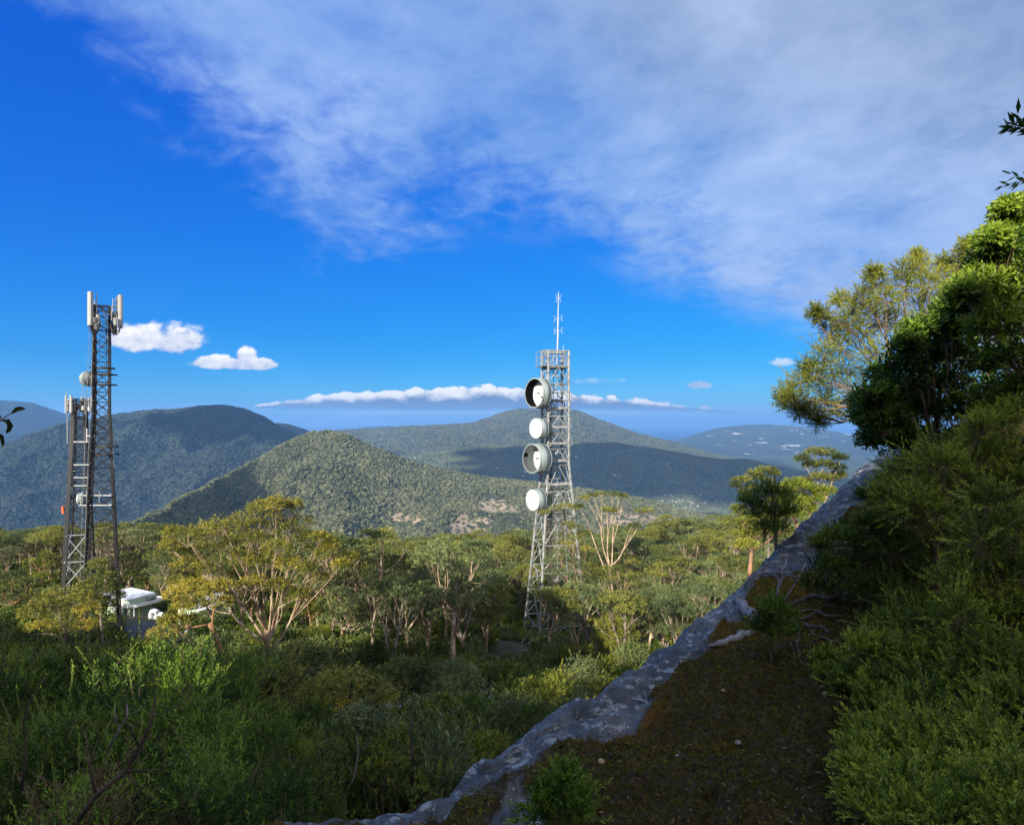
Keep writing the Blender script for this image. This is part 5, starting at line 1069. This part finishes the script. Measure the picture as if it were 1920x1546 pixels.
def near_left():
    rs = np.random.RandomState(9)
    spots = [  # px of the shrub's axis, py of its top, distance, prototype, label
        (10, 1195, 11, 0, 'dark green shrub at the left edge, tips reaching the brown roof'), (75, 1180, 13, 3, 'olive shrub below the golden-topped eucalypt'), (135, 1215, 11.5, 1, 'fresh green shrub below the brown roof'),
        (200, 1205, 12.5, 0, 'shrub with upright tips in front of the slim mast foot'), (245, 1195, 10, 1, 'bright green shrub with tall shoots below the asphalt yard'), (310, 1225, 12, 2, 'dense shrub below the dark yard, right of the tall shoots'),
        (370, 1205, 14, 0, 'dark shrub in front of the gabled hut'), (430, 1215, 15, 1, 'green shrub left of the tall yellow-crowned tree foot'), (40, 1300, 7.5, 2, 'near shrub at the left edge, second tier from the top'),
        (150, 1290, 8, 0, 'near dark shrub, second tier, below the roof'), (265, 1300, 7.5, 1, 'near green shrub, second tier, below the tall shoots'), (370, 1310, 9, 0, 'near shrub, second tier, left of the rock'),
        (460, 1330, 10.5, 2, 'dark shrub, second tier, in front of the tall trunk'), (545, 1370, 11.5, 3, 'shrub low in the shade left of the boulder'), (90, 1400, 5.2, 4, 'brownish shrub in the bottom left corner'),
        (260, 1410, 5.2, 1, 'green shrub at the bottom edge, left of the rock tip'), (420, 1400, 6.2, 2, 'dense dark shrub at the bottom just left of the rock tip')]
    for k, (px, py, d, i, lab) in enumerate(spots):
        p = P(px, py, d); g = gz(p[0], p[1]); s = max(.6, min(1.7, (p[2] - g) / 3.8)); w = min(s, 1.05 + .03 * d)
        place_shrub(NEAR[i], (p[0], p[1], p[2] - 3.8 * s), w, rs.rand() * 6.28, lab, 'shrubs of the left foreground', sz=s)
    # shaded shrubs between the track, the rock and the mast
    n = 0; rows = []
    for y in np.arange(13, 44, 2.3):
        for x in np.arange(-.42 * y, .32 * y, 2.3):
            xx, yy = x + rs.normal(0, .5), y + rs.normal(0, .5); px, py = pix(xx, yy, gz(xx, yy)); s = rs.uniform(.55, 1.1)
            top = pix(xx, yy, gz(xx, yy) + 2.7 * s)[1]
            if top > np.interp(px, SIL_X, SIL_Y) - 6 or px < 430: continue
            if 895 < px < 1025 and top < 1300: s *= .5
            if 895 < px < 1025 and pix(xx, yy, gz(xx, yy) + 2.7 * s)[1] < 1275: continue
            if 27 < yy < 44 and 540 < px < 980 and rs.rand() < .85: continue
            if yy < 30 and 560 < px < 900 and top < 1385: s *= .55
            if yy < 30 and 560 < px < 900 and pix(xx, yy, gz(xx, yy) + 2.7 * s)[1] < 1360: continue
            if 885 < px < 1020 and 38 < yy: continue
            if 440 < px < 540 and yy > 20 and rs.rand() < .5: continue
            zone = ['in shade below the huts', 'below the weeping eucalypt', 'left of the cable walkway', 'below the four-dish mast', 'against the rock band'][int(np.searchsorted([600, 750, 900, 1050], px))]
            row = ['nearest', 'second', 'third', 'fourth', 'fifth', 'sixth', 'seventh'][min(6, int((yy - 13) / 4.5))]
            rows.append((px, ['dark fine-leaved shrub', 'olive shrub', 'grey-green shrub'][n % 3], row, zone, MIDS[n % 3], (xx, yy, gz(xx, yy) - .05), s, rs.rand() * 6.28)); n += 1
    settle(rows, lambda q, lab: place_shrub(q[4], q[5], q[6], q[7], lab, 'shrubs in the shade below the masts'))
    print('MIDSHRUBS', n)
near_left()
def ground_cover():
    rs = np.random.RandomState(31); prs = []
    for i, m in enumerate([MIDBUSH, BUSH, EUCG]):
        r2 = np.random.RandomState(600 + i); parts = []
        for _ in range(9):
            c = np.array([r2.normal(0, .35), r2.normal(0, .35), r2.uniform(.15, .5)]); pos, d = clump(r2, c, .35, 22, .8, .3, .8); parts.append(leaves(r2, pos, d, 6, .2, .15, .05, 50, up=.2))
        prs.append(bpy.data.objects.new('low_bush', leaf_mesh('low_bush', parts, m)))
    n = 11000; y = rs.uniform(12, 150, n) ** 1.0; x = rs.uniform(-.95, .75, n) * y; z = ground_z(x, y); px = 960 + x / y * F; py = HZ - z / y * F
    ok = ~((px > 540) & (py > np.interp(px, SIL_X, SIL_Y) + 20))
    ok &= ~((np.hypot(x + 35, y - 54) < 6))
    ok &= ~((px > 215) & (px < 360) & (y > 42) & (y < 58)); ok &= ~((px > 915) & (px < 1015) & (y > 42) & (y < 62))
    def inside(poly):
        poly = np.array(poly); c = np.zeros(n, bool); m = len(poly)
        for i in range(m):
            a, b = poly[i], poly[(i + 1) % m]; c ^= ((a[1] > y) != (b[1] > y)) & (x < (b[0] - a[0]) * (y - a[1]) / (b[1] - a[1] + 1e-9) + a[0])
        return c
    ok &= ~inside(TRACK) & ~inside(YARD)
    s = rs.uniform(.7, 1.9, n)
    gn_scatter('undergrowth', np.stack([x, y, z], -1)[ok], s[ok], rs.uniform(0, 6.28, n)[ok], prs, 'low olive undergrowth covering the forest floor', 'undergrowth')
ground_cover()

# ---- right side
px_tree('tea_tree', 'wind-shaped tea-tree with fine yellow-green leaves leaning out over the valley', 'shrub', 7.2, (1740, 840), (1700, 760),
        [(1478, 735, 20), (1495, 752, 24), (1520, 775, 20), (1500, 715, 22), (1530, 700, 26), (1560, 720, 26), (1545, 665, 24), (1575, 650, 26), (1560, 615, 20), (1545, 592, 13), (1528, 585, 8), (1590, 610, 26), (1600, 580, 20), (1620, 560, 22), (1640, 530, 20), (1660, 560, 26), (1690, 510, 22), (1700, 540, 28), (1725, 500, 18), (1740, 535, 26),
         (1770, 520, 20), (1790, 550, 24), (1620, 620, 26), (1650, 600, 26), (1590, 690, 24), (1610, 730, 22), (1545, 750, 22), (1570, 770, 16), (1680, 600, 26), (1730, 580, 26), (1515, 690, 18), (1535, 790, 10), (1470, 750, 12), (1800, 500, 12), (1808, 470, 9), (1815, 455, 5), (1640, 660, 22), (1760, 600, 26), (1498, 770, 14), (1575, 560, 10), (1638, 510, 8), (1718, 482, 8), (1770, 492, 8)],
        TEAY, TWIG, .032, .026, .011, k=135, n=12, shoots=8, depth=.35, seed=51, hubs=12, stem=.10, flat=.9, ang=55, droop=0, up=.15, shell=.1, base_d=7.4, updir=.15, crook=.12)
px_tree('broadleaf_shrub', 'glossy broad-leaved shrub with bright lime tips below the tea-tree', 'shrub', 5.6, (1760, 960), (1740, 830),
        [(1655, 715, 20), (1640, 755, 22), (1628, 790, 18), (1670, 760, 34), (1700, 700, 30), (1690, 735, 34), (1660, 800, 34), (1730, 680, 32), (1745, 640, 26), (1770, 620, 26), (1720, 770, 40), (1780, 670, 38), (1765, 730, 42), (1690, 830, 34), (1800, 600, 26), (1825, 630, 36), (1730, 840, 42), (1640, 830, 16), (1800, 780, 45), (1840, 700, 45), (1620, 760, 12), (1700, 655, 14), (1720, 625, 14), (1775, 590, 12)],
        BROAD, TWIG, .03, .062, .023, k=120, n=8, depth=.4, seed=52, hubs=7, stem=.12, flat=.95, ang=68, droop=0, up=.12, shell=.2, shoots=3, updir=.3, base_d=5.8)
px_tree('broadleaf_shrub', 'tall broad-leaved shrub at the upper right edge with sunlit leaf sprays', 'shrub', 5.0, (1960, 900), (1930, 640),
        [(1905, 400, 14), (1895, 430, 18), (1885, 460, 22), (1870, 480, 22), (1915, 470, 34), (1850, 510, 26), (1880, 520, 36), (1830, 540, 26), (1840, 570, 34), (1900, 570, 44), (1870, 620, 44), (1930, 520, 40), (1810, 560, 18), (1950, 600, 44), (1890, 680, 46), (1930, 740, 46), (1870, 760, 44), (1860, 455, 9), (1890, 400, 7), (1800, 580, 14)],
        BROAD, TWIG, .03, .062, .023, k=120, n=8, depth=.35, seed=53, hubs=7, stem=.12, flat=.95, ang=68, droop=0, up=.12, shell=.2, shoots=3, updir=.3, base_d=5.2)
px_tree('broadleaf_shrub', 'dark background shrub filling the right edge behind the nearer ones', 'shrub', 8.0, (1860, 1100), (1860, 900),
        [(x, y, 44) for x in range(1700, 2000, 50) for y in range(640, 1150, 50) if x - 1500 > (y < 760) * 240 and x - 1500 > (y < 690) * 300], BROAD, TWIG, .06, .08, .03, k=40, n=9, depth=.5, seed=54, hubs=8, stem=.14, flat=.9, ang=55, droop=0, up=.3, shell=.2, base_d=8.2)
RB = [('fine-leaved olive shrub under the lime-tipped broadleaf', 4.8, (1760, 1060), [(1700, 890, 34), (1750, 870, 40), (1800, 880, 40), (1850, 860, 42), (1900, 850, 42), (1720, 940, 42), (1780, 930, 44), (1840, 930, 44), (1900, 920, 44), (1660, 930, 22), (1690, 970, 32), (1750, 1000, 40), (1930, 880, 40), (1880, 800, 30), (1830, 830, 34)], TEA, 61),
      ('fine-leaved shrub spilling over the rock below the bare slab at right', 5.2, (1690, 1120), [(1650, 1000, 30), (1620, 1030, 28), (1600, 1060, 22), (1680, 1030, 40), (1640, 1070, 34), (1690, 1090, 42), (1740, 1060, 44), (1660, 1120, 34), (1710, 1150, 40), (1590, 1000, 20), (1560, 1010, 14), (1625, 985, 20)], BUSH, 62),
      ('bright green fine-leaved shrub at mid right, hanging over the moss', 4.2, (1760, 1330), [(1680, 1190, 40), (1730, 1180, 44), (1650, 1230, 34), (1700, 1240, 44), (1620, 1270, 28), (1670, 1290, 44), (1730, 1300, 48), (1780, 1220, 46), (1800, 1290, 46), (1640, 1320, 34), (1690, 1350, 42), (1600, 1240, 18), (1580, 1290, 14)], TEA, 63),
      ('olive fine-leaved shrub along the right edge above the bottom corner', 3.9, (1880, 1330), [(1840, 1020, 46), (1900, 1000, 46), (1860, 1090, 48), (1920, 1080, 46), (1830, 1150, 48), (1890, 1170, 50), (1940, 1160, 46), (1850, 1240, 50), (1910, 1260, 50), (1870, 1330, 48), (1930, 1340, 48), (1790, 1100, 40)], TEA, 64),
      ('dense fine-leaved shrub in the bottom right corner', 3.3, (1800, 1560), [(1650, 1400, 40), (1700, 1420, 48), (1760, 1390, 50), (1640, 1460, 34), (1690, 1490, 48), (1750, 1470, 52), (1820, 1430, 54), (1880, 1420, 54), (1660, 1540, 40), (1720, 1550, 52), (1790, 1540, 56), (1860, 1510, 56), (1920, 1490, 56), (1610, 1420, 18), (1900, 1570, 50), (1620, 1500, 20)], BUSH, 65),
      ('small upright fine shrub on the moss between the two grey logs', 4.75, (1453, 1204), [(1430, 1165, 20), (1450, 1150, 22), (1472, 1160, 20), (1440, 1190, 24), (1465, 1190, 22), (1422, 1185, 14), (1480, 1185, 14), (1450, 1135, 12)], TEA, 66),
      ('small feathery shrub at the bottom edge growing through the moss', 2.45, (1045, 1585), [(1030, 1500, 24), (1060, 1490, 24), (1085, 1510, 22), (1040, 1535, 28), (1075, 1540, 28), (1015, 1530, 16), (1062, 1470, 12)], TEA, 67),
      ('low fine shrub at the broken end of the bare grey branch', 5.6, (1560, 1120), [(1530, 1060, 20), (1555, 1050, 24), (1580, 1070, 26), (1545, 1085, 24), (1575, 1100, 24), (1520, 1100, 16), (1600, 1110, 22), (1550, 1115, 20)], BUSH, 68),
      ('dark fine shrub at the rim below the yellow-green bush', 8.0, (1455, 1030), [(1415, 950, 20), (1430, 930, 22), (1450, 925, 22), (1470, 935, 20), (1425, 970, 24), (1450, 965, 26), (1475, 965, 20), (1435, 995, 20), (1460, 995, 20), (1400, 940, 12)], TEA, 69)]
for lab, d, base, cl, m_, sd in RB:
    if sd in (61, 63, 64, 65): m_ = SPRAWL
    small = sd in (66, 67, 68)
    if sd < 66: _r = np.random.RandomState(sd); cl = cl + [(c[0] + _r.normal(0, 26), c[1] + _r.normal(0, 26), c[2] * .8, _r.uniform(-.4, .7)) for c in cl]
    px_tree('shrub', lab, 'shrub', d, base, (base[0] - 5, base[1] - (6 if small else 90)), cl, m_, TWIG, .007 if small else .022, .024, .0105, clear=True, shoots=8 if small else 30, k=40 if small else 95, n=13, depth=.15 if small else .35, seed=sd, hubs=5, stem=.085, flat=.9, ang=55, droop=0, up=.25, shell=.2, base_d=d + .1, updir=.8)
px_tree('shrub', 'yellow-green sunlit bush on the skyline left of the rock rim', 'shrub', 14, (1500, 1010), (1490, 970), [(1470, 925, 18), (1490, 915, 20), (1510, 922, 18), (1480, 945, 22), (1500, 945, 22), (1525, 940, 16), (1460, 945, 14), (1515, 960, 16), (1535, 925, 12), (1490, 970, 20)],
        leaf_mat('lime_leaf', (.09, .12, .01), (.22, .27, .03), (.40, .42, .05), .45, .3), TWIG, .04, .07, .02, k=90, n=9, depth=.4, seed=71, stem=.15, up=.4, droop=0, base_d=14)
px_tree('shrub', 'olive bush with brown stems at the foot of the sunlit forest beside the rock', 'shrub', 16, (1405, 1060), (1410, 1010), [(1400, 985, 18), (1420, 975, 16), (1395, 1005, 16), (1415, 1000, 18), (1385, 960, 10), (1440, 1000, 14), (1550, 925, 14), (1400, 1025, 14)], MIDBUSH, BARKO, .05, .08, .022, k=80, n=8, depth=.4, seed=72, stem=.15, up=.3, droop=0, base_d=16)
# leafy twigs reaching into the frame from plants beside the camera
def twig(label, d, pts, L, W, n, seed, m_=BROAD, name='overhanging_twig'):
    rs = np.random.RandomState(seed); A = [P(a, b, d + rs.uniform(-.03, .03)) for a, b in pts]; root = empty(name, A[0], label, 'twig')
    m = MB(); m.tube(A, np.linspace(.006, .002, len(A)), 6); m.build('stem', TWIG, root)
    parts = []
    for a, b in zip(A[:-1], A[1:]): parts.append(leaves(rs, np.array([a - A[0]]), np.array([b - a]), n, np.linalg.norm(b - a), L, W, 55, up=0, jit=.3))
    for a, b in zip(A[1:-1], A[2:]): parts.append(leaves(rs, np.array([a - A[0]] * 3), norm(b - a) + rs.normal(0, .6, (3, 3)), 5, .08, L, W, 45, jit=.3))
    link('leaves', leaf_mesh('leaves', parts, m_), root)
twig('leafy twig entering at the right edge high against the cloud', 2.6, [(2010, 270), (1960, 250), (1920, 238), (1895, 232)], .07, .02, 7, 81)
twig('small dark leaf sprig at the right edge below the higher twig', 2.6, [(2000, 330), (1950, 338), (1922, 336), (1912, 340)], .05, .014, 3, 82)
def left_sprig():
    d = 1.6; root = empty('overhanging_twig', P(-40, 810, d), 'dark curled sprig of four leaves entering at the left edge', 'twig'); m = MB()
    m.tube([P(-40, 800, d), P(-5, 792, d), P(12, 780, d), P(22, 774, d)], [.003, .002, .0015, .001], 5); m.tube([P(-30, 805, d), P(-4, 790, d), P(6, 788, d)], .0015, 5); m.tube([P(-40, 815, d), P(-10, 806, d), P(-2, 812, d)], .0015, 5); m.build('stem', TWIG, root)
    for path, w in [([(21, 775), (30, 768), (38, 766), (46, 766)], 5), ([(4, 788), (14, 789), (19, 797), (17, 805), (11, 812)], 6), ([(-4, 811), (3, 818), (5, 828), (4, 836)], 4.5), ([(-4, 790), (0, 782), (-3, 775)], 3)]:
        m = MB(); c = [P(a, b, d + .004 * k) for k, (a, b) in enumerate(path)]; V = []; 
        for k, p in enumerate(c):
            t = norm(c[min(k + 1, len(c) - 1)] - c[max(k - 1, 0)]); s = np.cross(t, [0, 1, 0]); s = norm(s); ww = w / F * d * math.sin(math.pi * (k + .35) / (len(c) - .3)); V += [p + s * ww, p + [0, .004, 0], p - s * ww]
        fs = []
        for k in range(len(c) - 1): fs += [(3 * k, 3 * k + 1, 3 * k + 4, 3 * k + 3), (3 * k + 1, 3 * k + 2, 3 * k + 5, 3 * k + 4)]
        m.poly(V, fs); m.build('leaf', mat('dark_leathery_leaf', (.05, .06, .02), .5, .2, 20), root)
left_sprig()

# ------------------------------------------------------------------ what lies on the rock
GREYWOOD = mat('weathered_grey_wood', (.34, .31, .33), .85, .2, 9, col2=(.17, .14, .14), bump=.6, bscale=60); BROWNWOOD = mat('weathered_brown_wood', (.16, .11, .085), .9, .2, 9, col2=(.07, .05, .035), bump=.6, bscale=60)
def log(label, pts, r, m_=GREYWOOD, name='log', cat='log', lift=.5, seed=1, knots=3, group=None):
    rs = np.random.RandomState(seed); A = []
    for i, (px, py) in enumerate(pts): p = on_rock(px, py); A.append(p)
    A = np.array(A); n = 18; t = np.linspace(0, 1, n); tt = np.linspace(0, 1, len(A)); rr = np.interp(t, np.linspace(0, 1, len(r)), r) * rs.uniform(.86, 1.14, n)
    C = np.stack([np.interp(t, tt, A[:, k]) for k in range(3)], 1) + rs.normal(0, .004, (n, 3)); C[:, 2] = np.maximum(C[:, 2], 0 * C[:, 2] + rock_z(C[:, 0], C[:, 1])) + rr * lift
    root = empty(name, C[0], label, cat, group); m = MB(); m.tube(C, rr, 9); o = m.build('branch' if cat != 'log' else 'wood', m_, root, True)
    if knots:
        m = MB()
        for _ in range(knots): k = rs.randint(4, n - 3); q = C[k]; dr = norm(rs.normal(size=3) + [0, 0, .8]); m.tube([q, q + dr * rr[k] * 1.35], [rr[k] * .5, rr[k] * .3], 6)
        m.build('knot', m_, root, True)
    return root, C
log('grey weathered log lying above the small upright shrub', [(1380, 1128), (1398, 1148), (1418, 1168)], [.045, .05, .052, .05], seed=2)
log('longer pointed grey log lying left of the small upright shrub', [(1328, 1211), (1360, 1208), (1385, 1203), (1412, 1192)], [.012, .028, .036, .036, .034], seed=3)
def dead_branch():
    for lab, d, pth, r in [('dark crooked limb rising through the near shrubs at lower left', 4.6, [(130, 1560), (180, 1490), (235, 1445), (262, 1400), (285, 1345), (292, 1300)], .022), ('thin dark stem in the shrubs at the far lower left', 4.9, [(40, 1480), (48, 1420), (44, 1350), (60, 1300), (92, 1262)], .012),
                           ('grey dead twig with bleached tips among the left shrubs', 4.8, [(205, 1400), (225, 1365), (240, 1340), (238, 1318)], .010), ('pale bent dead stick in the shade above the rock tip', 12, [(640, 1500), (665, 1455), (672, 1410), (668, 1370)], .022), ('dark bare stem standing in the shade above the rock tip', 13, [(772, 1470), (775, 1420), (768, 1370), (776, 1320)], .04)]:
        A = [P(a, b, d + .06 * math.sin(3 * i)) for i, (a, b) in enumerate(pth)]; root = empty('dead_branch', A[0], lab, 'branch'); m = MB(); n = len(A); rr = np.linspace(r, r * .35, n); m.tube(A, rr, 7)
        for i in range(1, n - 1):
            dv = norm(A[i + 1] - A[i - 1]); sdv = norm(np.cross(dv, [0, 1, .2])) * (1 if i % 2 else -1); L_ = r * 14; m.tube([A[i], A[i] + dv * L_ * .5 + sdv * L_ * .6, A[i] + dv * L_ * 1.2 + sdv * L_ * .9], [rr[i] * .6, rr[i] * .4, rr[i] * .15], 5)
        m.build('limb', GREYWOOD if 'pale' in lab or 'grey' in lab else BARKD, root, True)
    d = 6.0; root = empty('dead_branch', P(1462, 1110, d), 'bare forked grey branch standing on the rock above the logs', 'branch')
    for k, (path, r0, r1) in enumerate([([(1411, 1082), (1428, 1074), (1450, 1072), (1468, 1075), (1490, 1082), (1512, 1088)], .012, .010), ([(1460, 1060), (1460, 1078), (1462, 1095), (1456, 1120), (1455, 1140)], .02, .012), ([(1475, 1045), (1474, 1060), (1470, 1068)], .012, .012), ([(1512, 1055), (1500, 1078), (1490, 1095), (1475, 1120), (1462, 1136)], .010, .012), ([(1468, 1082), (1462, 1100), (1456, 1118)], .013, .01)]):
        m = MB(); A = [P(a, b, d + .05 * math.sin(i + k)) for i, (a, b) in enumerate(path)]; m.tube(A, np.linspace(r0, r1, len(A)), 7); m.build('limb', GREYWOOD, root, True)
    root2 = empty('dead_branch', P(1550, 1090, 5.4), 'thin crooked grey twig at right of the forked branch', 'branch'); m = MB(); m.tube([P(a, b, 5.4) for a, b in [(1549, 1088), (1551, 1072), (1565, 1066), (1577, 1055), (1585, 1043)]], [.008, .008, .007, .006, .004], 6); m.tube([P(a, b, 5.4) for a, b in [(1565, 1066), (1575, 1068), (1590, 1075)]], [.004, .003, .002], 5); m.build('limb', GREYWOOD, root2, True)
dead_branch()
def roots():
    base = on_rock(1520, 1165); root = empty('exposed_roots', base, 'tangle of brown exposed roots and bark right of the small upright shrub', 'roots'); rs = np.random.RandomState(6)
    for k, (path, r) in enumerate([([(1488, 1142), (1510, 1130), (1535, 1125), (1560, 1132), (1572, 1122)], .035), ([(1500, 1168), (1520, 1160), (1530, 1152), (1550, 1158), (1580, 1160)], .022), ([(1530, 1152), (1536, 1148), (1545, 1150)], .014), ([(1520, 1190), (1545, 1198), (1560, 1206), (1578, 1208)], .014), ([(1510, 1175), (1535, 1178), (1552, 1188)], .018), ([(1488, 1160), (1500, 1185), (1496, 1210)], .016), ([(1505, 1150), (1545, 1140), (1575, 1142)], .014), ([(1490, 1200), (1500, 1230), (1508, 1255)], .012), ([(1480, 1205), (1490, 1225), (1492, 1245)], .010), ([(1515, 1200), (1520, 1225), (1512, 1240)], .010)]):
        A = np.array([on_rock(*q) for q in path]); n = 9; t = np.linspace(0, 1, n); tt = np.linspace(0, 1, len(A)); C = np.stack([np.interp(t, tt, A[:, j]) for j in range(3)], 1) + rs.normal(0, .008, (n, 3)); C[:, 2] += r * 1.2
        m = MB(); m.tube(C, r * rs.uniform(.7, 1.2, n) * np.linspace(1, .5, n), 7); m.build('root', BROWNWOOD, root, True)
roots()
def litter():
    rs = np.random.RandomState(12)
    # loose stones: the larger ones are things
    for k, (px, py, r, col, lab) in enumerate([(1356, 1295, .016, (.50, .28, .20), 'small orange-brown stone on the moss, left'), (1548, 1303, .022, (.50, .28, .20), 'orange-brown stone on the moss near the right-hand shrubs'), (1383, 1393, .02, (.40, .40, .36), 'round pale grey stone in the middle of the moss'), (1127, 1428, .018, (.50, .33, .22), 'tan stone on the moss low near the rock band'), (1270, 1417, .012, (.6, .55, .5), 'tiny white-tipped pebble below the moss crest'),
                                               (1390, 1320 - 18, .01, (.3, .3, .32), 'small grey stone right of the orange-brown one')]):
        import bmesh
        p = on_rock(px, py); bm = bmesh.new(); bmesh.ops.create_icosphere(bm, subdivisions=3, radius=r)
        for v in bm.verts: v.co *= 1 + .25 * float(fbm(v.co.x * 60 + k, v.co.y * 60 + v.co.z * 50, 1.0, 2, k)); v.co.z *= .7
        me = bpy.data.meshes.new('stone'); bm.to_mesh(me); bm.free(); me.materials.append(mat('stone_%d' % k, col, .8, .15, 40))
        for q in me.polygons: q.use_smooth = True
        o = link('stone', me); o.location = tuple(p + [0, 0, r * .3]); tag(o, lab, 'stone')
    n = 110000; x = rs.uniform(-2.2, 5, n); y = rs.uniform(1, 8.5, n); t, _ = rim_coords(x, y); mm = moss_mask(x, y, t); k = (mm > .55) & (t > .1); x, y = x[k], y[k]; z = rock_z(x, y)
    pos = np.stack([x, y, z], -1); d = norm(rs.normal(0, .5, pos.shape) + [0, 0, 1]); h = rs.rand(len(x)); tnt = np.clip(.05 + .7 * fbm(x, y, .6, 3, 5) + .45 * h ** 2, 0, 1)
    V, Fc, T = leaves(rs, pos, d, 4, .02, .026, .007, 60, jit=.5, base_t=tnt)
    o = link('moss', fast_mesh('moss', V, Fc, leaf_mat('moss_tuft', (.008, .008, .001), (.085, .075, .008), (.46, .38, .04), .9, .1, 0), attrs={'tint': ('FACE', T)}), kind='stuff'); o['label'] = 'dark mat of moss over the rock'
    n = 9000; x = rs.uniform(-1.8, 5, n); y = rs.uniform(1, 8, n); t, _ = rim_coords(x, y); k = t > .12; x, y = x[k], y[k]; z = rock_z(x, y) + .006
    V, Fc, T = leaves(rs, np.stack([x, y, z], -1), norm(rs.normal(size=(len(x), 3)) * [1, 1, .2]), 1, .002, .035, .011, 5, jit=.15)
    o = link('leaf_litter', fast_mesh('leaf_litter', V, Fc, DRY, attrs={'tint': ('FACE', T)}), kind='stuff'); o['label'] = 'dry leaves and bark flakes scattered on the moss'
litter()
def boulder():
    import bmesh
    p = P(585, 1455, 15); p[2] = gz(p[0], p[1]) + .2; bm = bmesh.new(); bmesh.ops.create_icosphere(bm, subdivisions=5, radius=1.0)
    for v in bm.verts: n = 1 + .22 * float(fbm(v.co.x * 1.3 + 4, v.co.y * 1.3 + v.co.z, 1.0, 4, 3)); v.co = (v.co.x * 1.0 * n, v.co.y * 1.1 * n, v.co.z * 1.5 * n)
    me = bpy.data.meshes.new('boulder'); bm.to_mesh(me); bm.free(); me.materials.append(mat('boulder_granite', (.20, .19, .17), .9, .2, 1.5, col2=(.09, .10, .06), bump=.6, bscale=9))
    for q in me.polygons: q.use_smooth = True
    o = link('boulder', me); o.location = tuple(p); tag(o, 'rounded grey boulder half hidden in the shaded shrubs above the rock tip', 'boulder')
boulder()
# ------------------------------------------------------------------ unseen clouds added out of frame to shade the far slopes, and the haze
def shade_cloud(target, h, rx, ry, label, seed):
    import bmesh
    k = (h - target[2]) / TANE; c = (target[0] - L2[0] * k, target[1] - L2[1] * k, h)
    bm = bmesh.new(); bmesh.ops.create_icosphere(bm, subdivisions=5, radius=1)
    me = bpy.data.meshes.new('cloud')
    for v in bm.verts:
        x, y, z = v.co; n = 1 + 1.1 * float(fbm(x * 3 + seed, y * 3 + z, 1.0, 4, seed))
        v.co = (x * rx * n, y * ry * n, z * 160 * n)
    bm.to_mesh(me); bm.free(); me.materials.append(mat('cloud_white', (.9, .9, .92), 1, .02))
    o = link('cloud', me); o.location = c; o.rotation_euler.z = -R(0); tag(o, label, 'cloud', kind='stuff')
CLOUDS = [((1150, 3150, -250), 2600, 1250, 620, 'unseen cloud placed to shade the ridge right of the mast', 3),
          ((-1320, 3000, 10), 2700, 230, 200, 'unseen cloud placed to shade the left mountain', 9)]
for c in CLOUDS: shade_cloud(*c)
def haze():
    b = MB(); b.box((0, 0, -60), (124000, 124000, 720)); m = bpy.data.materials.new('haze_air'); m.use_nodes = True
    t = NT(m.node_tree); t.n.clear(); out = t.node('ShaderNodeOutputMaterial'); v = t.node('ShaderNodeVolumePrincipled')
    v.inputs['Color'].default_value = (.22, .50, 1, 1); v.inputs['Density'].default_value = HAZE; v.inputs['Anisotropy'].default_value = 0.0
    t.l.new(v.outputs[0], out.inputs['Volume']); o = b.build('haze', m); tag(o, 'pale blue air haze over the valley and sea', 'haze', kind='stuff')
HAZE = 7.5e-5
haze()
